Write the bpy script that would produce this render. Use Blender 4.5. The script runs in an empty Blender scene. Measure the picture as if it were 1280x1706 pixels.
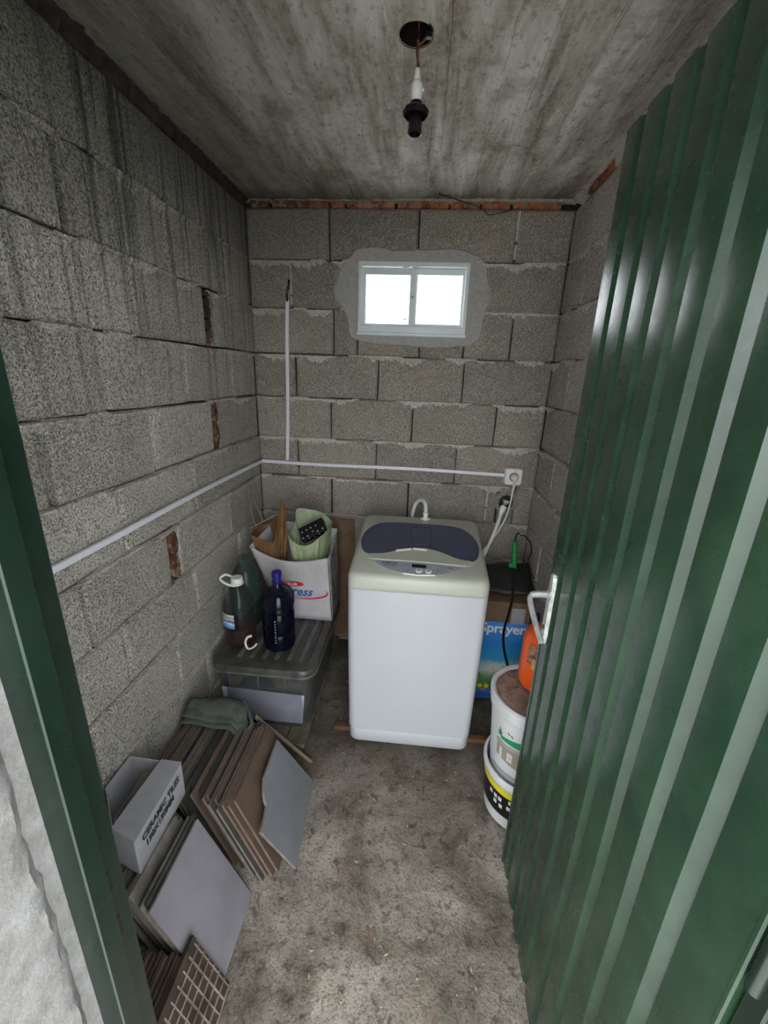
import bpy, bmesh, math, random
from mathutils import Vector, Matrix, noise
random.seed(7)
PI = math.pi
SC = bpy.context.scene
COL = SC.collection

# ------------------------------------------------------------------ camera
CAM_H = 1.51
cam_d = bpy.data.cameras.new('camera'); cam = bpy.data.objects.new('camera', cam_d); COL.objects.link(cam)
cam_d.sensor_fit = 'HORIZONTAL'; cam_d.sensor_width = 36.0; cam_d.lens = 701.9 / 1280 * 36.0
cam_d.clip_start = 0.02; cam_d.clip_end = 200
yaw, pitch, roll = 0.0769, 0.31505, -0.0362
_cy, _sy, _cp, _sp = math.cos(yaw), math.sin(yaw), math.cos(pitch), math.sin(pitch)
fw = Vector((-_sy*_cp, _cy*_cp, -_sp)); rt = Vector((_cy, _sy, 0)); dn = fw.cross(rt)
cr, sr = math.cos(roll), math.sin(roll)
r2 = rt*cr + dn*sr; d2 = rt*(-sr) + dn*cr
m = Matrix((r2, -d2, -fw)).transposed().to_4x4(); m.translation = (0, 0, CAM_H)
cam.matrix_world = m
SC.camera = cam

# ------------------------------------------------------------------ sky and exposure
w = bpy.data.worlds.new('overcast_sky'); SC.world = w; w.use_nodes = True
bg = w.node_tree.nodes['Background']; bg.inputs[0].default_value = (0.93, 0.97, 1.0, 1); bg.inputs[1].default_value = 1.0
SC.view_settings.view_transform = 'Standard'; SC.view_settings.look = 'None'
SC.view_settings.gamma = 1; SC.view_settings.use_curve_mapping = False
SC.view_settings.exposure = 2.72
SC.cycles.max_bounces = 10; SC.cycles.diffuse_bounces = 6; SC.cycles.glossy_bounces = 4
SC.cycles.transparent_max_bounces = 12; SC.cycles.transmission_bounces = 6
SC.cycles.caustics_reflective = False; SC.cycles.caustics_refractive = False
SC.cycles.use_denoising = True

# ------------------------------------------------------------------ material helpers
def lin(c):
    def f(v):
        v /= 255.0
        return v/12.92 if v <= 0.04045 else ((v+0.055)/1.055)**2.4
    return tuple(f(v) for v in c) + (1.0,)

class NT:
    def __init__(s, name):
        s.m = bpy.data.materials.new(name); s.m.use_nodes = True
        s.t = s.m.node_tree; s.n = s.t.nodes; s.b = s.n['Principled BSDF']
        s.pos = None
    def link(s, a, b): s.t.links.new(a, b)
    def co(s, kind='world', scale=(1, 1, 1)):
        if kind == 'world': o = s.n.new('ShaderNodeNewGeometry').outputs['Position']
        else: o = s.n.new('ShaderNodeTexCoord').outputs['Object']
        mp = s.n.new('ShaderNodeMapping'); mp.inputs['Scale'].default_value = scale
        s.link(o, mp.inputs['Vector']); return mp.outputs[0]
    def noise(s, co, scale, detail=4, rough=.6, dist=0):
        n = s.n.new('ShaderNodeTexNoise'); n.inputs['Scale'].default_value = scale
        n.inputs['Detail'].default_value = detail; n.inputs['Roughness'].default_value = rough
        n.inputs['Distortion'].default_value = dist; s.link(co, n.inputs['Vector']); return n.outputs['Fac']
    def voro(s, co, scale, out='Distance', feature='F1'):
        n = s.n.new('ShaderNodeTexVoronoi'); n.inputs['Scale'].default_value = scale; n.feature = feature
        s.link(co, n.inputs['Vector']); return n.outputs[out]
    def ramp(s, fac, stops):
        n = s.n.new('ShaderNodeValToRGB'); e = n.color_ramp.elements
        while len(e) < len(stops): e.new(0.5)
        for el, (p, c) in zip(e, stops):
            el.position = p; el.color = c if len(c) == 4 else lin(c)
        s.link(fac, n.inputs[0]); return n.outputs[0]
    def mask(s, fac, a, b):
        n = s.n.new('ShaderNodeMapRange'); n.inputs[1].default_value = a; n.inputs[2].default_value = b
        s.link(fac, n.inputs[0]); return n.outputs[0]
    def math(s, op, a, b=None):
        n = s.n.new('ShaderNodeMath'); n.operation = op
        for i, v in enumerate((a, b)):
            if v is None: continue
            if isinstance(v, (int, float)): n.inputs[i].default_value = v
            else: s.link(v, n.inputs[i])
        return n.outputs[0]
    def mix(s, fac, a, b, mode='MIX'):
        n = s.n.new('ShaderNodeMix'); n.data_type = 'RGBA'; n.blend_type = mode
        for i, v in ((0, fac), (6, a), (7, b)):
            if isinstance(v, (int, float)): n.inputs[i].default_value = v
            elif isinstance(v, tuple): n.inputs[i].default_value = v if len(v) == 4 else lin(v)
            else: s.link(v, n.inputs[i])
        return n.outputs[2]
    def sep(s, co):
        n = s.n.new('ShaderNodeSeparateXYZ'); s.link(co, n.inputs[0]); return n.outputs
    def bump(s, h, strength=.5, dist=.002, prev=None):
        n = s.n.new('ShaderNodeBump'); n.inputs['Strength'].default_value = strength; n.inputs['Distance'].default_value = dist
        s.link(h, n.inputs['Height'])
        if prev is not None: s.link(prev, n.inputs['Normal'])
        return n.outputs[0]
    def fin(s, col=None, rough=None, normal=None, metallic=None, spec=None):
        for k, v in (('Base Color', col), ('Roughness', rough), ('Normal', normal), ('Metallic', metallic), ('Specular IOR Level', spec)):
            if v is None: continue
            if isinstance(v, (int, float)): s.b.inputs[k].default_value = v
            elif isinstance(v, tuple): s.b.inputs[k].default_value = v if len(v) == 4 else lin(v)
            else: s.link(v, s.b.inputs[k])
        return s.m

def simple(name, c, rough=.5, metallic=0, c2=None, scale=20, bump=0, bscale=200, bdist=.0006, spec=None, coat=0):
    t = NT(name); co = t.co('object')
    col = c
    if c2 is not None: col = t.ramp(t.noise(co, scale, 5), [(.35, c), (.65, c2)])
    nrm = t.bump(t.noise(co, bscale, 3), bump, bdist) if bump else None
    t.fin(col, rough, nrm, metallic, spec)
    if coat: t.b.inputs['Coat Weight'].default_value = coat
    return t.m

def clear(name, c, alpha, rough=.1, c2=None):
    t = NT(name); t.fin(c, rough)
    if c2 is not None:
        t.fin(t.ramp(t.noise(t.co('object'), 14, 4), [(.4, c), (.6, c2)]), rough)
    t.b.inputs['Alpha'].default_value = alpha
    return t.m

def block_mat(name, base, dark, pit, pitscale, stain_shade):
    """weathered lightweight concrete block: grains, pits, tint from block to block, water stains, painted darker at the top"""
    t = NT(name); co = t.co()
    big = t.noise(co, 5, 4); med = t.noise(co, 34, 5, .65)
    col = t.ramp(big, [(.3, dark), (.7, base)])
    oi = t.n.new('ShaderNodeObjectInfo').outputs['Random']
    v = t.mask(oi, 0, 1)
    hv = t.n.new('ShaderNodeHueSaturation'); t.link(col, hv.inputs['Color'])
    t.link(t.math('ADD', t.math('MULTIPLY', v, .30), .83), hv.inputs['Value']); hv.inputs['Saturation'].default_value = .9
    col = hv.outputs[0]
    col = t.mix(t.math('MULTIPLY', t.mask(med, .42, .7), .35), col, (200, 192, 181))
    pn = t.noise(co, pitscale*1.5, 4, .7, 1.2); pv = t.mask(pn, .47, .37)
    pn2 = t.mask(t.noise(co, pitscale*.45, 3, .6), .42, .32)
    vv = t.mask(t.voro(co, pitscale*.8), .30, .12)
    pits = t.math('MAXIMUM', t.math('MULTIPLY', pv, .8), t.math('MAXIMUM', t.math('MULTIPLY', pn2, .35), t.math('MULTIPLY', vv, .75)))
    col = t.mix(t.math('MULTIPLY', pits, pit), col, (58, 55, 50))
    gr = t.noise(co, pitscale*1.15, 3, .62, .5)
    col = t.mix(t.math('MULTIPLY', t.mask(gr, .48, .38), pit*.9), col, (76, 73, 66))
    col = t.mix(t.math('MULTIPLY', t.mask(gr, .54, .64), .6), col, (230, 225, 215))
    if stain_shade:
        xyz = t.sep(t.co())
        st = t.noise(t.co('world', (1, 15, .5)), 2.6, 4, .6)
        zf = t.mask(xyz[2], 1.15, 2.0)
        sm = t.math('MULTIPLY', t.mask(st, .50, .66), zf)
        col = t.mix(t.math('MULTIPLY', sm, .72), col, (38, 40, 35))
        top_shade = t.mask(xyz[2], 1.7, 2.25)
        col = t.mix(t.math('MULTIPLY', top_shade, .78), col, (44, 48, 40))  # shade at the wall top painted in over the stain streaks
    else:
        xyz = t.sep(t.co()); top_left = t.math('ADD', t.math('MULTIPLY', xyz[0], -.55), t.math('ADD', xyz[2], t.math('MULTIPLY', big, .5)))
        col = t.mix(t.math('MULTIPLY', t.mask(top_left, 2.2, 2.95), .55), col, (74, 74, 68))  # plain darker grey towards the top left
    h = t.math('SUBTRACT', t.math('ADD', t.math('MULTIPLY', med, .5), t.math('MULTIPLY', gr, 1.2)), pits)
    nr = t.bump(h, 1.0, .004)
    return t.fin(col, .93, nr, spec=.2)

M = {}
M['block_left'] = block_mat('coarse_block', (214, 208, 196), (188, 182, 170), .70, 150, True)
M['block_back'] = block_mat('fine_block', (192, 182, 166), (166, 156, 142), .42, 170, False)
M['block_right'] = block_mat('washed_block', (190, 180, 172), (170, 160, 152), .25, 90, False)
def mortar_mat(name, a, b):
    t = NT(name); co = t.co()
    n = t.noise(co, 45, 6, .7)
    return t.fin(t.ramp(n, [(.3, b), (.65, a)]), .95, t.bump(n, .9, .004), spec=.2)
M['mortar'] = block_mat('pale_mortar', (228, 220, 208), (204, 196, 184), .26, 130, False)
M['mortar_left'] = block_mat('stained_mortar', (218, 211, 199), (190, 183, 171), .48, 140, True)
M['mortar_dark'] = mortar_mat('deep_mortar', (66, 61, 54), (38, 35, 31))
M['plaster'] = mortar_mat('grey_render_patch', (172, 170, 166), (152, 149, 144))
def brick_mat():
    t = NT('old_red_brick'); co = t.co()
    n = t.noise(co, 16, 5, .65); oi = t.n.new('ShaderNodeObjectInfo').outputs['Random']
    c = t.ramp(n, [(.34, (86, 58, 44)), (.5, (158, 98, 68)), (.66, (186, 128, 94))])
    xyz = t.sep(t.co())
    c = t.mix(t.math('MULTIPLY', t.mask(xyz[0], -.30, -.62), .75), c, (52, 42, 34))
    c = t.mix(t.math('MULTIPLY', t.mask(t.noise(co, 42, 5, .7), .50, .60), .75), c, (140, 128, 114))
    return t.fin(c, .9, t.bump(t.noise(co, 90, 4), .8, .003), spec=.2)
M['brick'] = brick_mat()
def ceiling_mat():
    t = NT('board_marked_concrete'); st = t.co('world', (5, .8, 1)); co = t.co()
    a = t.noise(st, 2.2, 6, .62, .4); b = t.noise(t.co('world', (16, 2.2, 1)), 2.4, 6, .75, .5)
    c = t.ramp(a, [(.34, (128, 120, 106)), (.48, (178, 171, 159)), (.62, (220, 216, 208))])
    c = t.mix(t.math('MULTIPLY', t.mask(b, .47, .70), .6), c, (222, 219, 212))
    blot = t.noise(co, 4.5, 5, .65)
    c = t.mix(t.math('MULTIPLY', t.mask(blot, .52, .66), .6), c, (118, 106, 86))
    sp = t.noise(t.co('world', (1, .6, 1)), 60, 4, .7)
    c = t.mix(t.math('MULTIPLY', t.mask(sp, .46, .36), .45), c, (92, 86, 76))
    c = t.mix(t.math('MULTIPLY', t.mask(t.noise(co, 75, 4, .7), .52, .66), .35), c, (214, 210, 202))
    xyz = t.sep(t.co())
    c = t.mix(t.math('MULTIPLY', t.mask(t.math('ADD', xyz[0], t.math('MULTIPLY', blot, .3)), .05, -.62), .72), c, (62, 58, 44))  # darkness of the left corner painted into the ceiling colour
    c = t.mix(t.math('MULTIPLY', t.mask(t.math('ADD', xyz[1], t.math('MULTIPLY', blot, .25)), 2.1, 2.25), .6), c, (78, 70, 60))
    nr = t.bump(t.math('ADD', t.math('MULTIPLY', b, .8), t.math('MULTIPLY', sp, .5)), .8, .005)
    return t.fin(c, .9, nr, spec=.25)
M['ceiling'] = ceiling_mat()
def floor_mat():
    t = NT('rough_dirty_concrete'); co = t.co()
    a = t.noise(co, 3.2, 6, .65, .6); b = t.noise(co, 26, 5, .7, .5); g = t.noise(co, 130, 3, .6)
    c = t.ramp(a, [(.36, (86, 79, 68)), (.5, (130, 122, 111)), (.64, (166, 158, 147))])
    c = t.mix(t.math('MULTIPLY', t.mask(b, .54, .64), .7), c, (60, 54, 43))
    c = t.mix(t.math('MULTIPLY', t.mask(b, .42, .32), .45), c, (164, 156, 146))
    c = t.mix(t.math('MULTIPLY', t.mask(g, .48, .38), .5), c, (66, 60, 52))
    mo = t.noise(t.co('world', (1, 1, 1)), 9, 4, .6)
    c = t.mix(t.math('MULTIPLY', t.mask(mo, .56, .68), .35), c, (112, 84, 62))
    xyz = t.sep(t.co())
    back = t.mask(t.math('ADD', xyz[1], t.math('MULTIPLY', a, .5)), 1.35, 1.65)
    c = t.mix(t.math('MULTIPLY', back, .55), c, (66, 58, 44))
    nr = t.bump(t.math('ADD', b, t.math('MULTIPLY', g, .5)), .9, .006)
    return t.fin(c, .92, nr, spec=.25)
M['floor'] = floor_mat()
def door_mat(name, c1, c2, rough):
    t = NT(name); co = t.co()
    n = t.noise(co, 7, 5, .6); s = t.noise(co, 160, 3, .6)
    c = t.ramp(n, [(.35, c1), (.7, c2)])
    c = t.mix(t.math('MULTIPLY', t.mask(s, .73, .77), .4), c, (110, 130, 110))
    r = t.math('ADD', t.math('MULTIPLY', t.mask(t.noise(co, 12, 4, .7), .35, .7), .12), rough)
    nr = t.bump(t.noise(co, 9, 1, .5), .06, .003)
    nr = t.bump(t.noise(co, 120, 2), .10, .0006, nr)
    t.b.inputs['IOR'].default_value = 1.6
    return t.fin(c, r, nr, spec=.5)
M['door'] = door_mat('green_door_enamel', (26, 48, 33), (38, 64, 45), .22)
M['jamb'] = door_mat('green_jamb_enamel', (12, 27, 20), (18, 36, 27), .25)
M['outer_plaster'] = mortar_mat('rough_outer_plaster', (138, 137, 135), (112, 110, 107))
M['ground'] = mortar_mat('pale_yard_concrete', (206, 205, 200), (190, 189, 184))
M['pvc'] = simple('white_pvc', (226, 226, 234), .35)
M['pvc_frame'] = simple('white_window_alu', (214, 222, 222), .35, c2=(202, 210, 212), scale=8)
M['white_metal'] = simple('washer_white_enamel', (192, 194, 198), .28, c2=(188, 190, 194), scale=3)
M['cream'] = simple('washer_cream_plastic', (184, 185, 172), .35, c2=(178, 179, 166), scale=4)
M['smoke'] = simple('smoked_lid', (64, 70, 98), .16, c2=(56, 62, 88), scale=6, coat=.3)
M['smoke_line'] = simple('dark_lid_line', (26, 28, 42), .3)
M['silver'] = simple('silver_panel', (170, 174, 186), .3, .45)
M['black'] = simple('black_plastic', (14, 14, 15), .35)
M['blackgl'] = simple('display_black', (8, 8, 14), .1)
M['white'] = simple('white_plastic', (232, 232, 228), .4)
M['dark_text'] = simple('dark_ink', (36, 38, 50), .6)
M['galv'] = simple('worn_silver_metal', (186, 188, 188), .38, .35, c2=(150, 150, 148), scale=60)
M['cardboard'] = simple('brown_cardboard', (116, 92, 70), .85, c2=(98, 76, 58), scale=18, bump=.3)
M['kraft'] = simple('kraft_paper', (136, 100, 62), .75, c2=(108, 78, 48), scale=14, bump=.6, bscale=25, bdist=.006)
M['carton'] = simple('white_carton', (190, 186, 190), .7, c2=(172, 168, 170), scale=9, bump=.2, bscale=30, bdist=.002)
M['carton_grey'] = simple('greyed_carton_side', (176, 170, 166), .75, c2=(120, 112, 106), scale=25, bump=.2)
M['carton_pale'] = simple('pale_tile_carton', (160, 160, 164), .7, c2=(144, 144, 147), scale=15)
M['red_print'] = simple('red_print', (190, 26, 44), .5)
M['blue_print'] = simple('blue_print', (22, 84, 158), .5)
M['green_bag'] = simple('pale_green_film', (168, 180, 146), .5, c2=(140, 152, 118), scale=9, bump=.7, bscale=22, bdist=.008)
M['wood'] = simple('orange_wood', (120, 78, 52), .8, c2=(84, 56, 38), scale=22, bump=.4)
M['wood_grey'] = simple('grey_wood', (104, 98, 84), .85, c2=(74, 68, 56), scale=20, bump=.4)
M['bin'] = clear('clouded_plastic', (96, 100, 104), .40, .25, (72, 78, 82))
M['bin_lid'] = clear('dusty_lid', (88, 86, 80), .88, .36, (66, 64, 58))
M['bin_rib'] = simple('lid_rib', (112, 112, 112), .4, c2=(84, 83, 80), scale=12)
M['bin_dark'] = simple('dark_contents', (46, 52, 60), .6, c2=(30, 32, 36), scale=10)
M['bin_sheet'] = simple('pale_sheet', (214, 210, 228), .5, c2=(176, 172, 188), scale=8)
M['bin_khaki'] = simple('khaki_contents', (104, 100, 76), .8, c2=(78, 76, 58), scale=9)
M['pet'] = clear('clear_pet', (50, 64, 60), .30, .05)
M['pet_green'] = clear('greenish_pet', (50, 82, 76), .36, .06)
M['blue_pet'] = clear('blue_pet', (8, 11, 34), .62, .08)
M['blue_liquid'] = simple('dark_blue_liquid', (3, 5, 14), .15)
M['red_liquid'] = simple('dark_red_liquid', (58, 8, 16), .15)
M['blue_cap'] = simple('deep_blue_plastic', (34, 30, 118), .3)
M['orange'] = simple('orange_tank_plastic', (228, 92, 26), .4, c2=(214, 82, 24), scale=5)
M['orange_cap'] = simple('orange_red_cap', (224, 70, 40), .4)
M['dust'] = simple('brown_dust', (148, 124, 110), .95, c2=(104, 82, 70), scale=30, bump=.8, bscale=50, bdist=.006)
M['bucket'] = simple('white_bucket_plastic', (200, 202, 204), .4, c2=(190, 190, 190), scale=12)
M['yellow'] = simple('yellow_print', (206, 190, 50), .5)
M['taupe'] = simple('taupe_print', (142, 132, 118), .6)
M['grey_print'] = simple('grey_print', (150, 150, 148), .6)
M['green_print'] = simple('green_print', (28, 132, 84), .5)
M['green_plastic'] = simple('green_handle_plastic', (34, 150, 76), .45, c2=(24, 122, 58), scale=40)
M['darkbag'] = simple('dark_rubber_sheet', (30, 34, 32), .5, c2=(18, 20, 19), scale=8, bump=.6, bscale=14, bdist=.01)
M['olive'] = simple('olive_foam', (100, 98, 70), .9, c2=(74, 72, 50), scale=60)
M['cloth'] = simple('grey_green_cloth', (84, 90, 80), .95, c2=(64, 70, 62), scale=30, bump=.5, bscale=300, bdist=.001)
M['straw'] = simple('dry_straw', (150, 138, 108), .9)
M['copper'] = simple('brown_flex', (112, 62, 46), .6)
M['brown_black'] = simple('brown_black_fill', (30, 18, 16), .5)  # plain brown-black for hole interiors and one flex
M['glass'] = clear('window_glass', (235, 240, 240), .10, .02)
M['dots'] = simple('black_print_board', (14, 14, 16), .5)
def tilemat(name, c, c2, rough=.85, sc=18):
    return simple(name, c, rough, c2=c2, scale=sc, bump=.3, bscale=120)
M['t_terra'] = tilemat('terracotta_bisque', (136, 116, 106), (104, 88, 78))
M['t_grey'] = tilemat('green_grey_bisque', (66, 66, 60), (48, 48, 43))
M['t_beige'] = tilemat('beige_bisque', (140, 130, 118), (108, 100, 90))
M['t_brown'] = tilemat('brown_bisque', (94, 76, 60), (66, 54, 43), sc=8)
M['t_glaze'] = tilemat('grey_glaze', (120, 122, 127), (112, 114, 119), .35)
M['t_white'] = tilemat('pale_lilac_glaze', (132, 129, 136), (118, 115, 121), .4, 7)
M['t_cream'] = tilemat('cream_glaze', (136, 131, 122), (108, 103, 94), .5)
M['t_dark'] = tilemat('dark_bisque', (66, 52, 43), (38, 30, 24))
M['t_rib'] = tilemat('pale_rib', (146, 130, 118), (96, 80, 70))

# ------------------------------------------------------------------ mesh helpers
def mesh(name, vs, fs, mat, parent=None, smooth=False, sharp=38, mods=None, kind=None, loc=None, fm=None):
    me = bpy.data.meshes.new(name); me.from_pydata([tuple(v) for v in vs], [], fs)
    bm = bmesh.new(); bm.from_mesh(me); bmesh.ops.recalc_face_normals(bm, faces=bm.faces); bm.to_mesh(me); bm.free()
    for mm in (mat if isinstance(mat, (list, tuple)) else [mat]): me.materials.append(mm)
    if fm:
        for p, i in zip(me.polygons, fm): p.material_index = i
    if smooth:
        for p in me.polygons: p.use_smooth = True
        try: me.set_sharp_from_angle(angle=math.radians(sharp))
        except Exception: pass
    o = bpy.data.objects.new(name, me); COL.objects.link(o)
    if parent: o.parent = parent
    if loc: o.location = loc
    if kind: o['kind'] = kind
    return o
def empty(name, loc=(0, 0, 0), rot=(0, 0, 0), kind=None, parent=None):
    o = bpy.data.objects.new(name, None); COL.objects.link(o); o.location = loc; o.rotation_euler = rot
    o.empty_display_size = .05
    if kind: o['kind'] = kind
    if parent: o.parent = parent
    return o
def tag(o, label, cat, group=None):
    o['label'] = label; o['category'] = cat
    if group: o['group'] = group
    return o
class MB:
    def __init__(s): s.v = []; s.f = []; s.m = []
    def add(s, vs, fs, mi=0):
        b = len(s.v); s.v += [Vector(v) for v in vs]; s.f += [tuple(b+i for i in f) for f in fs]; s.m += [mi]*len(fs); return s
    def box(s, a, b, mi=0):
        x0, y0, z0 = a; x1, y1, z1 = b
        vs = [(x, y, z) for z in (z0, z1) for y in (y0, y1) for x in (x0, x1)]
        return s.add(vs, [(0, 1, 3, 2), (4, 6, 7, 5), (0, 4, 5, 1), (2, 3, 7, 6), (0, 2, 6, 4), (1, 5, 7, 3)], mi)
    def bbox(s, a, b, r=.002, mi=0):
        """box with bevelled edges"""
        cx, cy, cz = [(a[i]+b[i])/2 for i in range(3)]; hx, hy, hz = [abs(b[i]-a[i])/2 for i in range(3)]
        r = min(r, hx*.9, hy*.9, hz*.9); rings = []
        for z, q in ((-hz, r), (-hz+r, 0), (hz-r, 0), (hz, r)):
            X, Y = hx-q, hy-q
            k = min(r, X*.9, Y*.9)
            rings.append([(cx+x, cy+y, cz+z) for x, y in ((X, -Y+k), (X, Y-k), (X-k, Y), (-X+k, Y), (-X, Y-k), (-X, -Y+k), (-X+k, -Y), (X-k, -Y))])
        return s.loft(rings, True, mi)
    def loft(s, rings, caps=True, mi=0, closed=True):
        n = len(rings[0]); vs = [v for r in rings for v in r]; fs = []
        for i in range(len(rings)-1):
            for j in range(n if closed else n-1):
                k = (j+1) % n
                fs.append((i*n+j, i*n+k, (i+1)*n+k, (i+1)*n+j))
        if caps is True or caps == 'bottom': fs.append(tuple(range(n))[::-1])
        if caps is True or caps == 'top': fs.append(tuple((len(rings)-1)*n+i for i in range(n)))
        return s.add(vs, fs, mi)
    def lathe(s, prof, c=(0, 0, 0), n=24, caps=True, axis='z', mi=0):
        rings = []
        for r, z in prof:
            ring = []
            for i in range(n):
                a = 2*PI*i/n; p = (r*math.cos(a), r*math.sin(a), z)
                if axis == 'y': p = (p[0], p[2], p[1])
                if axis == 'x': p = (p[2], p[0], p[1])
                ring.append((c[0]+p[0], c[1]+p[1], c[2]+p[2]))
            rings.append(ring)
        return s.loft(rings, caps, mi)
    def tube(s, pts, r, n=8, mi=0, closed=False):
        pts = [Vector(p) for p in pts]; rings = []; up = Vector((0.13, 0.21, 1)).normalized()
        for i, p in enumerate(pts):
            if closed: d = pts[(i+1) % len(pts)] - pts[i-1]
            else: d = pts[min(i+1, len(pts)-1)] - pts[max(i-1, 0)]
            d.normalize(); a = d.cross(up)
            if a.length < .05: a = d.cross(Vector((1, 0, 0)))
            a.normalize(); b = d.cross(a); rr = r(i/(len(pts)-1)) if callable(r) else r
            rings.append([p + a*rr*math.cos(2*PI*k/n) + b*rr*math.sin(2*PI*k/n) for k in range(n)])
        if closed: rings.append(rings[0])
        return s.loft(rings, not closed, mi)
    def poly(s, pts, h, mi=0):
        """extrude planar polygon pts (3d) by vector h"""
        h = Vector(h); n = len(pts); vs = [Vector(p) for p in pts] + [Vector(p)+h for p in pts]
        fs = [tuple(range(n))[::-1], tuple(range(n, 2*n))] + [(i, (i+1) % n, (i+1) % n + n, i+n) for i in range(n)]
        return s.add(vs, fs, mi)
    def obj(s, name, mat, parent=None, **k):
        if isinstance(mat, (list, tuple)): k['fm'] = s.m
        return mesh(name, s.v, s.f, mat, parent, **k)
def spline(pts, n=6):
    """Catmull-Rom through the points"""
    P = [Vector(p) for p in pts]; out = []
    Q = [P[0]*2-P[1]] + P + [P[-1]*2-P[-2]]
    for i in range(1, len(Q)-2):
        for k in range(n):
            t = k/n; a, b, c, d = Q[i-1], Q[i], Q[i+1], Q[i+2]
            out.append(.5*((2*b)+(-a+c)*t+(2*a-5*b+4*c-d)*t*t+(-a+3*b-3*c+d)*t**3))
    return out + [P[-1]]
def smooth2d(pts, it=2):
    for _ in range(it):
        q = []
        for i in range(len(pts)):
            a, b = pts[i], pts[(i+1) % len(pts)]
            q += [(a[0]*.75+b[0]*.25, a[1]*.75+b[1]*.25), (a[0]*.25+b[0]*.75, a[1]*.25+b[1]*.75)]
        pts = q
    return pts
def rrect(cx, cy, hx, hy, r, z, n=5):
    out = []
    for (sx, sy, a0) in ((1, 1, 0), (-1, 1, PI/2), (-1, -1, PI), (1, -1, 1.5*PI)):
        for i in range(n+1):
            a = a0 + PI/2*i/n
            x = cx+sx*(hx-r)+r*math.cos(a); y = cy+sy*(hy-r)+r*math.sin(a)
            out.append((x, y, z(x, y) if callable(z) else z))
    return out
def N(*p, s=1.0): return noise.noise(Vector(p)*s)
def text_verts(body, size, bold=False, shear=0, align='LEFT', spacing=1.0):
    cu = bpy.data.curves.new('lettering', 'FONT'); cu.body = body; cu.size = size; cu.shear = shear
    cu.align_x = align; cu.extrude = .0003; cu.space_character = spacing; cu.resolution_u = 2
    if bold: cu.offset = size*.02
    o = bpy.data.objects.new('lettering', cu); COL.objects.link(o)
    bpy.context.view_layer.update()
    me = bpy.data.meshes.new_from_object(o.evaluated_get(bpy.context.evaluated_depsgraph_get()))
    vs = [v.co.copy() for v in me.vertices]; fs = [tuple(p.vertices) for p in me.polygons]
    bpy.data.objects.remove(o); bpy.data.curves.remove(cu); bpy.data.meshes.remove(me)
    return vs, fs
def text(name, body, size, origin, u, v, mat, parent, **k):
    """flat lettering: origin, u = reading direction, v = up direction"""
    vs, fs = text_verts(body, size, **k); u = Vector(u).normalized(); v = Vector(v).normalized(); n = u.cross(v); o = Vector(origin)
    return mesh(name, [o+u*p.x+v*p.y+n*p.z for p in vs], fs, mat, parent)

# ------------------------------------------------------------------ the room
XL, XR, YB, YF = -.823, .591, 2.118, .345
ZB = 2.191      # top of the first course
ZC = 2.222      # ceiling
JOG = .2
def frame_left(u, v, w): return Vector((XL+w, u, v))
def frame_back(u, v, w): return Vector((u, YB-w, v))
def frame_right(u, v, w): return Vector((XR-w, u, v))
def block(fr, u0, u1, v0, v1, mat, parent, amp=.004, depth=.055):
    g = .0008 + random.random()*.0014; gu = (.0032 if fr is frame_left else .0018)+random.random()*.0032
    lo_u, hi_u = (XL, XR) if fr is frame_back else (YF, YB)
    u0 += gu if abs(u0-lo_u) > .01 else -.002; u1 -= gu if abs(u1-hi_u) > .01 else -.002; v0 += g; v1 -= g
    W, H = u1-u0, v1-v0
    nu = 3 if W > .15 else 2
    per = []
    for i in range(nu): per.append((u0+W*i/nu, v0))
    for i in range(2): per.append((u1, v0+H*i/2))
    for i in range(nu): per.append((u1-W*i/nu, v1))
    for i in range(2): per.append((u0, v1-H*i/2))
    cu, cv = (u0+u1)/2, (v0+v1)/2
    out, inn = [], []
    w0 = random.uniform(-.003, .003); tu, tv = random.uniform(-.01, .01), random.uniform(-.012, .012)
    for (a, b) in per:
        ja, jb = random.uniform(-amp, amp)*.6, random.uniform(-amp, amp)*.6
        sa = 1 if a > cu+.001 else (-1 if a < cu-.001 else 0); sb = 1 if b > cv+.001 else (-1 if b < cv-.001 else 0)
        a2, b2 = a+ja*.5-abs(ja)*sa*.3, b+jb*.5-abs(jb)*sb*.3
        ins = .006+random.random()*.004
        a3, b3 = a2-ins*sa*(1 if abs(a-u0) < 1e-6 or abs(a-u1) < 1e-6 else 0), b2-ins*sb*(1 if abs(b-v0) < 1e-6 or abs(b-v1) < 1e-6 else 0)
        out.append((a2, b2)); inn.append((a3, b3, w0+tu*(a3-cu)+tv*(b3-cv)+random.uniform(-.0012, .0012)))
    n = len(per); c = fr(cu, cv, 0)
    vs = [fr(a, b, -depth)-c for a, b in out] + [fr(a, b, w0-.006)-c for a, b in out] + [fr(a, b, w_)-c for a, b, w_ in inn] + [fr(cu, cv, w0+.001)-c]
    fs = []
    for i in range(n):
        j = (i+1) % n
        fs += [(i, j, n+j, n+i), (n+i, n+j, 2*n+j, 2*n+i), (2*n+i, 2*n+j, 3*n)]
    return mesh('block', vs, fs, mat, parent, loc=c)
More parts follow.
